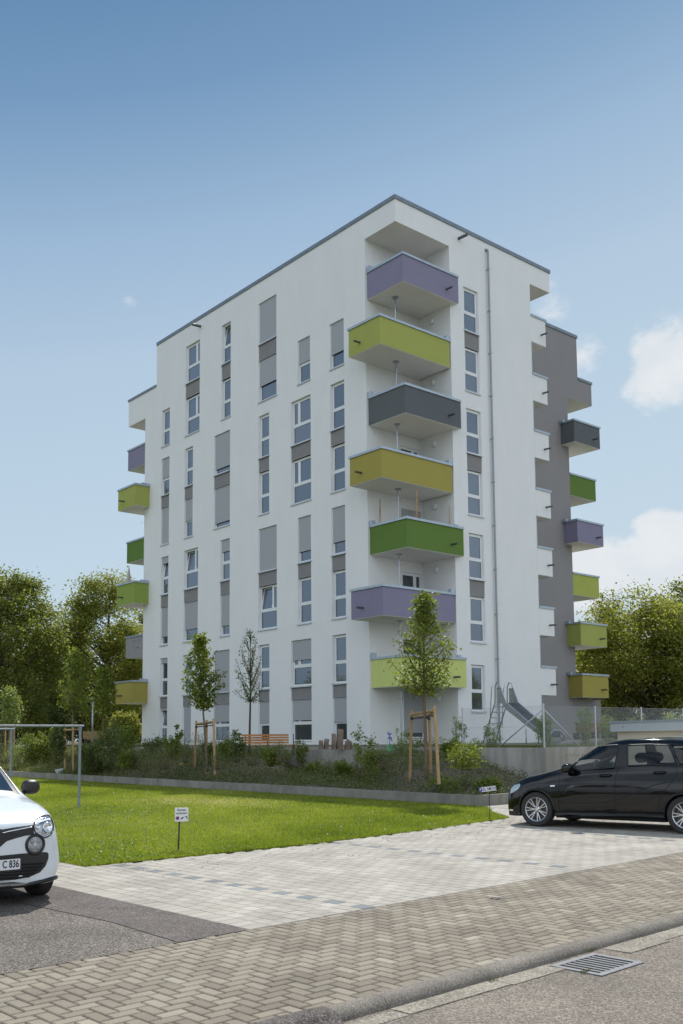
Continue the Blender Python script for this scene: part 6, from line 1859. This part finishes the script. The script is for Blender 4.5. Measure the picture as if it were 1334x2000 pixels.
for i_, o in enumerate(hl_):
    sg = 1 if i_ == 0 else -1
    P_, n_ = wc.hit(*zt_(605, 900))
    for (a, b, rr_, mt) in ((612, 905, .050, 'chrome'), (490, 905, .022, 'chrome')):
        P_, n_ = wc.hit(*zt_(a, b)); q = n_.to_track_quat('Z', 'Y').to_matrix()
        mb = MB(); mb.lathe([(0, .004), (rr_ * .55, .006), (rr_ * .8, .012), (rr_, .02), (rr_ * 1.08, .012), (rr_ * 1.1, 0)], 28)
        mb.v = [tuple((Vector((P_.x, P_.y * sg, P_.z)) + Matrix.Scale(1, 3) @ (lambda w_: Vector((w_.x, w_.y * sg, w_.z)))(q @ Vector(v)))) for v in mb.v]
        mb.build('bulb_housing', M[mt], o, smooth=True, recalc=True)
wc.line('headlight_rim', HLP, M['trim'], r=.006, closed=True, off=.006)
wc.patch('turn_signal', [zt_(*p) for p in [(455, 862), (500, 828), (640, 790), (655, 812), (600, 822), (520, 850), (462, 882)]], mat('white_lens', (.75, .78, .82), .15), off=.009, cuts=2)
# upper grille band
wc.patch('upper_grille', [zt_(*p) for p in [(-560, 1000), (-560, 1180), (-150, 1190), (0, 1165), (40, 1125), (90, 1085), (200, 1050), (330, 1015), (440, 1000), (440, 885), (300, 905), (30, 940), (0, 930), (-560, 930)]], M['mesh'], off=.003, cuts=3, mirror=False)
wc.line('grille_strip', [zt_(*p) for p in [(30, 978), (150, 955), (300, 925), (412, 903)]], M['chrome'], r=.0075, off=.008)
wc.line('bonnet_seam', [zt_(*p) for p in [(-200, 920), (0, 932), (30, 938), (200, 910), (430, 880)]], M['well'], r=.004)
# fog lamp
M['foglens'] = mat('fog_lens', (.50, .51, .52), .25, coat=1)
P_, n_ = wc.hit(*zt_(455, 1128))
for sg in (1, -1):
    q = n_.to_track_quat('Z', 'Y').to_matrix()
    def tr_(mb):
        mb.v = [(lambda w_: (P_.x + w_.x, (P_.y + w_.y) * sg, P_.z + w_.z))(q @ Vector(v)) for v in mb.v]; return mb
    mb = MB(); mb.lathe([(.075, 0), (.102, 0), (.105, .008), (.098, .016), (.082, .016), (.075, .006)], 36); ring = tr_(mb).build('fog_lamp', M['trim'], wc.root, smooth=True, recalc=True)
    mb = MB(); mb.lathe([(0, .003), (.076, .003), (.076, .006), (0, .008)], 32); tr_(mb).build('lens', M['foglens'], ring, smooth=True, recalc=True)
    mb = MB()
    for (a, b) in ((.03, .03), (-.03, .03), (.03, -.03), (-.03, -.03)): mb.lathe([(0, .016), (.02, .014), (.026, .008)], 16, (a, b, 0))
    tr_(mb).build('light_diode', mat('diode', (.30, .30, .30), .2) if sg > 0 else bpy.data.materials['diode'], ring, smooth=True, recalc=True)
# lower grille
wc.patch('lower_grille', [zt_(*p) for p in [(-620, 1300), (-620, 1600), (-100, 1610), (200, 1588), (400, 1545), (520, 1490), (590, 1410), (628, 1310), (630, 1250), (610, 1230), (560, 1228), (300, 1245), (0, 1275)]], M['trim'], off=.004, cuts=3, mirror=False)
for k in range(5):
    y_ = 1400 + k * 42
    xr = [560, 530, 500, 450, 380][k]
    wc.line('grille_slat', [zt_(-560, y_ + 8), zt_(-100, y_ + 6), zt_(200, y_ - 6), zt_(xr, y_ - 26)], M['well'], r=.009, off=.012, mirror=False)
wc.line('bumper_edge', [zt_(-560, 1690), zt_(0, 1698), zt_(300, 1665), zt_(560, 1605), zt_(735, 1555)], M['trim'], r=.022, mirror=False)
wc.patch('tow_eye_cover', [zt_(*p) for p in [(232, 1540), (265, 1528), (290, 1536), (288, 1548), (255, 1552)]], M['whitepaint'], off=.014, cuts=1, mirror=False)
# number plate
Pa, na = wc.hit(*zt_(262, 1385)); 
plx = min(Pa.x, wc.xq[0]) - .02
pc = empty('number_plate', (plx, 0, 0)); pc.parent = wc.root
cl_, cz1_ = wc.w2l(np.array([0, 0, CZ])), None
def at_plane(x, y):      # photo pixel -> (y,z) on the plate plane
    o_ = cl_; d_ = wc.dirl(ray(x, y)); t = (plx - o_[0]) / d_[0]; return (o_ + d_ * t)[1:]
e1 = at_plane(*zt_(262, 1310)); e2 = at_plane(*zt_(262, 1455))
yR, zT, zBt = e1[0], e1[1], e2[1]
sgn_ = 1 if yR > 0 else -1
hPl = zT - zBt
bpy.data.objects.remove(pc)
pm = MB(); pm.box((plx - .004, -.26, zBt - .012), (plx + .02, abs(yR) + .012, zT + .008)) if sgn_ > 0 else pm.box((plx - .004, -abs(yR) - .012, zBt - .012), (plx + .02, .26, zT + .008))
po = pm.build('plate_holder', M['trim'], wc.root)
pm = MB(); pm.box((plx - .008, -abs(yR), zBt + .006), (plx - .0045, abs(yR), zT)); pm.build('number_plate', M['signw'], po, bevel=.0015)
text('C 836', hPl * .93, M['ink'], po, (plx - .0095, yR - sgn_ * .012, (zT + zBt) / 2 + .004), rot=(PI / 2, 0, -PI / 2), align='RIGHT', bold=.0015, sx=.66)
# mirrors
for sg in (sgn_, -sgn_):
    bmv = bmesh.new(); bmesh.ops.create_uvsphere(bmv, u_segments=24, v_segments=14, radius=1)
    for v in bmv.verts:
        x, y, z = v.co; y = math.copysign(abs(y) ** .75, y); z = math.copysign(abs(z) ** .75, z); v.co = (x * .09, y * .10, z * .082)
    me = bpy.data.meshes.new('mirror'); bmv.to_mesh(me); bmv.free(); me.materials.append(M['trim']); me.polygons.foreach_set('use_smooth', [True] * len(me.polygons))
    o = bpy.data.objects.new('mirror', me); COL.objects.link(o); o.parent = wc.root; o.location = (.62, sg * .86, 1.09)
    mb = MB(); mb.tube([(.60, sg * .74, .99), (.62, sg * .80, 1.04)], [.03, .025], 8); mb.build('mirror_arm', M['trim'], wc.root)
wp = MB(); wp.tube([(.40, -.5, 1.05), (.44, .05, 1.10), (.42, .5, 1.06)], .008, 6); wp.build('wiper', M['galv'], wc.root, smooth=True)
mb = MB(); mb.box((.5, -.66, .86), (.8, .66, .98)); mb.box((.4, -.7, .28), (2.4, .7, .34)); mb.box((2.0, -.6, .3), (2.3, .6, 1.0)); mb.build('dashboard', M['seat'], wc.root, bevel=.03)
_c = car; car = wc
for y in (-.34, .34): seat(1.25, y)
car = _c
for hx in wc.hubs:
    for sg in (1, -1): wc.wheel(hx, sg, 5, .195, width=.17)

# ================================================================== LARGE TREES
def big_tree(base, H, crown, seed, label, leafm='leaf_big', ncl=95, per=230, leaf=.19, group='large trees around the building', trunk_r=.28, zlow=.18, kind='broadleaf_tree', cr=1.15):
    """crown: (rx, ry) ; clusters fill an uneven ellipsoid shell"""
    rg = np.random.default_rng(seed); base = np.array(base, float)
    root = empty(kind, base, label=label, cat='tree', group=group)
    rx, ry = crown; zc = H * (zlow + (1 - zlow) * .45); rz = H * (1 - zlow) * .56
    m_ = MB(); top = np.array([rg.normal(0, .3), rg.normal(0, .3), H * .86])
    ax_ = lambda t: top * t + np.array([math.sin(t * 4 + seed), math.cos(t * 3 + seed), 0]) * .25 * t
    m_.tube([ax_(t) for t in np.linspace(0, 1, 9)], [trunk_r * (1.25 if t == 0 else 1 - .85 * t) for t in np.linspace(0, 1, 9)], 9)
    cs = []
    lob = rg.normal(0, 1, (7, 3)); lob /= np.linalg.norm(lob, axis=1)[:, None]; la = rg.uniform(-.16, .2, 7)
    i = 0
    while len(cs) < ncl:
        d = rg.normal(0, 1, 3); d /= np.linalg.norm(d)
        bump_ = 1 + sum(a * max(0, float(d @ q)) ** 5 for a, q in zip(la, lob))
        f = rg.uniform(.42, 1.0) ** .6 * bump_
        p = np.array([d[0] * rx * f, d[1] * ry * f, zc + d[2] * rz * f * (1.0 if d[2] > 0 else .9)])
        wz = (p[2] - H * zlow) / (H * (1 - zlow))
        if p[2] < H * zlow * .8: continue
        if wz > .6: p[:2] *= 1 - (wz - .6) * .55
        cs.append(p)
    cs = np.array(cs)
    for k, p in enumerate(cs):
        if k % 2 == 0:
            t0 = np.clip((p[2] - np.linalg.norm(p[:2]) * .75) / top[2], .14, .92)
            pa = branch_path(ax_(t0), p, np.array([0, 0, -.12 * np.linalg.norm(p[:2])]) + rg.normal(0, .2, 3), 6)
            r0 = trunk_r * .34 * (1.1 - t0)
            m_.tube(pa, [r0 * (1 - .15 * j) for j in range(6)], 5)
    m_.build('trunk', M['bark2'], root, smooth=True)
    n = ncl * per
    cid = np.repeat(np.arange(ncl), per)
    sc = rg.uniform(.65, 1.15, ncl)[cid][:, None] * cr
    off = rg.normal(0, .42, (n, 3)) * [1, 1, .62]
    P_ = cs[cid] + off * sc
    # twigs: sub-clumps of leaves
    sub = rg.normal(0, .16, (n // 6 + 1, 3)); P_ += np.repeat(sub, 6, 0)[:n]
    val = np.clip(rg.normal(.45, .2, n) + rg.normal(0, .1, ncl)[cid], 0, 1)
    fast_mesh('crown', leafquads(P_, leaf, .55, asp=.75, rg=rg), 4, M[leafm], root, attr=val)
    return root
def far(x, d, z=1.2):
    X = at(x, 1450, d); return np.array([X[0], X[1], z])
def Hpx(x, ytop, d, z=1.2): return at(x, ytop, d)[2] - z
GT_ = 'large trees around the building'
T1 = big_tree(far(5, 60), Hpx(5, 1112, 60), (3.3, 3.3), 101, 'large dense tree at the left picture edge', ncl=165, per=330, leaf=.165, zlow=.16)
T2 = big_tree(far(207, 66), Hpx(207, 1122, 66), (3.5, 3.3), 102, 'tall loose tree rising just left of the lime balcony', ncl=135, per=310, leaf=.165, leafm='leaf_walnut', zlow=.16)
T3 = big_tree(far(100, 76), Hpx(100, 1212, 76), (3.0, 3.0), 103, 'lower tree filling the dip between the two tall left trees', ncl=115, per=270, leaf=.18, zlow=.1)
T4 = big_tree(far(268, 80), Hpx(268, 1178, 80), (3.2, 3.0), 104, 'tree partly hidden behind the left balconies of the building', ncl=115, per=270, leaf=.18, leafm='leaf_walnut', zlow=.1)
T5 = big_tree(far(-60, 72), Hpx(-60, 1130, 72), (4, 4), 105, 'dark tree at far left mostly outside the picture', ncl=90, per=200, zlow=.1)
T6 = big_tree(far(55, 88), Hpx(55, 1260, 88), (4.2, 3), 106, 'dark tree behind the dense left edge tree', ncl=110, per=200, leafm='leaf_dark', zlow=.04)
T7 = big_tree(far(165, 92), Hpx(165, 1290, 92), (4.4, 3), 107, 'dark tree deep behind the young trees at left', ncl=110, per=200, leafm='leaf_dark', zlow=.04)
T8 = big_tree(far(250, 96), Hpx(250, 1300, 96), (4.2, 3), 108, 'dark tree deep behind the left corner of the building', ncl=110, per=200, leafm='leaf_dark', zlow=.04)
T9 = big_tree(far(1285, 58), Hpx(1285, 1152, 58), (4.1, 3.6), 109, 'broad sunlit tree above the garage at right', ncl=165, per=330, leaf=.165, leafm='leaf_walnut', zlow=.22, trunk_r=.32)
T10 = big_tree(far(1180, 66), Hpx(1180, 1188, 66), (2.5, 2.6), 110, 'smaller tree beside the lime balcony at the right end', ncl=105, per=290, leaf=.165, leafm='leaf_walnut', zlow=.2)
T11 = big_tree(far(1365, 62), Hpx(1365, 1130, 62), (3.4, 3.4), 111, 'tall tree cut off by the right picture edge', ncl=105, per=290, leaf=.165, leafm='leaf_big', zlow=.2)
# undergrowth hedge far left and far right: bushes one can tell apart
for i, (x, d, yt, wpx, lm, lb) in enumerate([(20, 70, 1372, 90, 'leaf_dark', 'dark hedge bush under the left edge tree'), (95, 72, 1380, 90, 'leaf_dark', 'dark hedge bush between the left young trees'), (170, 74, 1370, 90, 'leaf_dark', 'dark hedge bush behind the slim grey pole'),
     (70, 62, 1372, 30, 'leaf_willow', 'pale small bush in front of the dark hedge at left'), (190, 62, 1378, 34, 'leaf_walnut', 'light green bush beside the slim young tree'), (245, 58, 1392, 60, 'leaf_walnut', 'light green bushes under the mustard balcony at left'),
     (1200, 70, 1382, 90, 'leaf_dark', 'dark hedge bush under the smaller right tree'), (1290, 72, 1384, 100, 'leaf_dark', 'dark hedge bush under the broad right tree'), (1370, 70, 1380, 90, 'leaf_dark', 'dark hedge bush at the right picture edge')]):
    b = far(x, d); H = Hpx(x, yt, d); W_ = wpx / F * d
    rg = np.random.default_rng(300 + i); root = empty('hedge_bush', b, label=lb, cat='bush', group='bushes under the large trees')
    n = 9000; P_ = rg.normal(0, 1, (n, 3)); P_ /= np.linalg.norm(P_, axis=1)[:, None]; P_ *= rg.uniform(.5, 1.02, (n, 1)) * (1 + .15 * np.sin(P_[:, :1] * 7 + i))
    P_ = P_ * [W_ * .55, .8, H * .52] + [0, 0, H * .48]; P_ = P_[P_[:, 2] > 0]
    P_ += np.repeat(rg.normal(0, .1, (len(P_) // 8 + 1, 3)), 8, 0)[:len(P_)]
    fast_mesh('foliage', leafquads(P_, .14, .5, rg=rg), 4, M[lm], root, attr=rg.random(len(P_)))
    m_ = MB()
    for k in range(5): m_.tube([(rg.normal(0, .1), 0, -.1), (rg.normal(0, W_ * .2), 0, H * .6)], [.04, .015], 5)
    m_.build('stem', M['bark2'], root)
# trees across the road behind the photographer, mirrored in the windows and the cars
for i, (x, y, src, rz) in enumerate([(-9, -28, T1, .4), (6, -29, T9, 2.6), (-41, 44, T2, 1.0), (-46, 52, T9, 2.2), (-52, 40, T1, .3), (-60, 60, T9, 3.3), (58, 33, T1, 1.4), (64, 24, T9, 3.6), (70, 38, T2, 5)]):
    c = copy_tree(src); c.location = (x, y, -.15); c.rotation_euler.z = rz; c.scale = (1.15, 1.15, .8)
    c['label'] = 'leafy tree outside the picture, mirrored in the window panes'; c['group'] = 'trees mirrored in window panes'
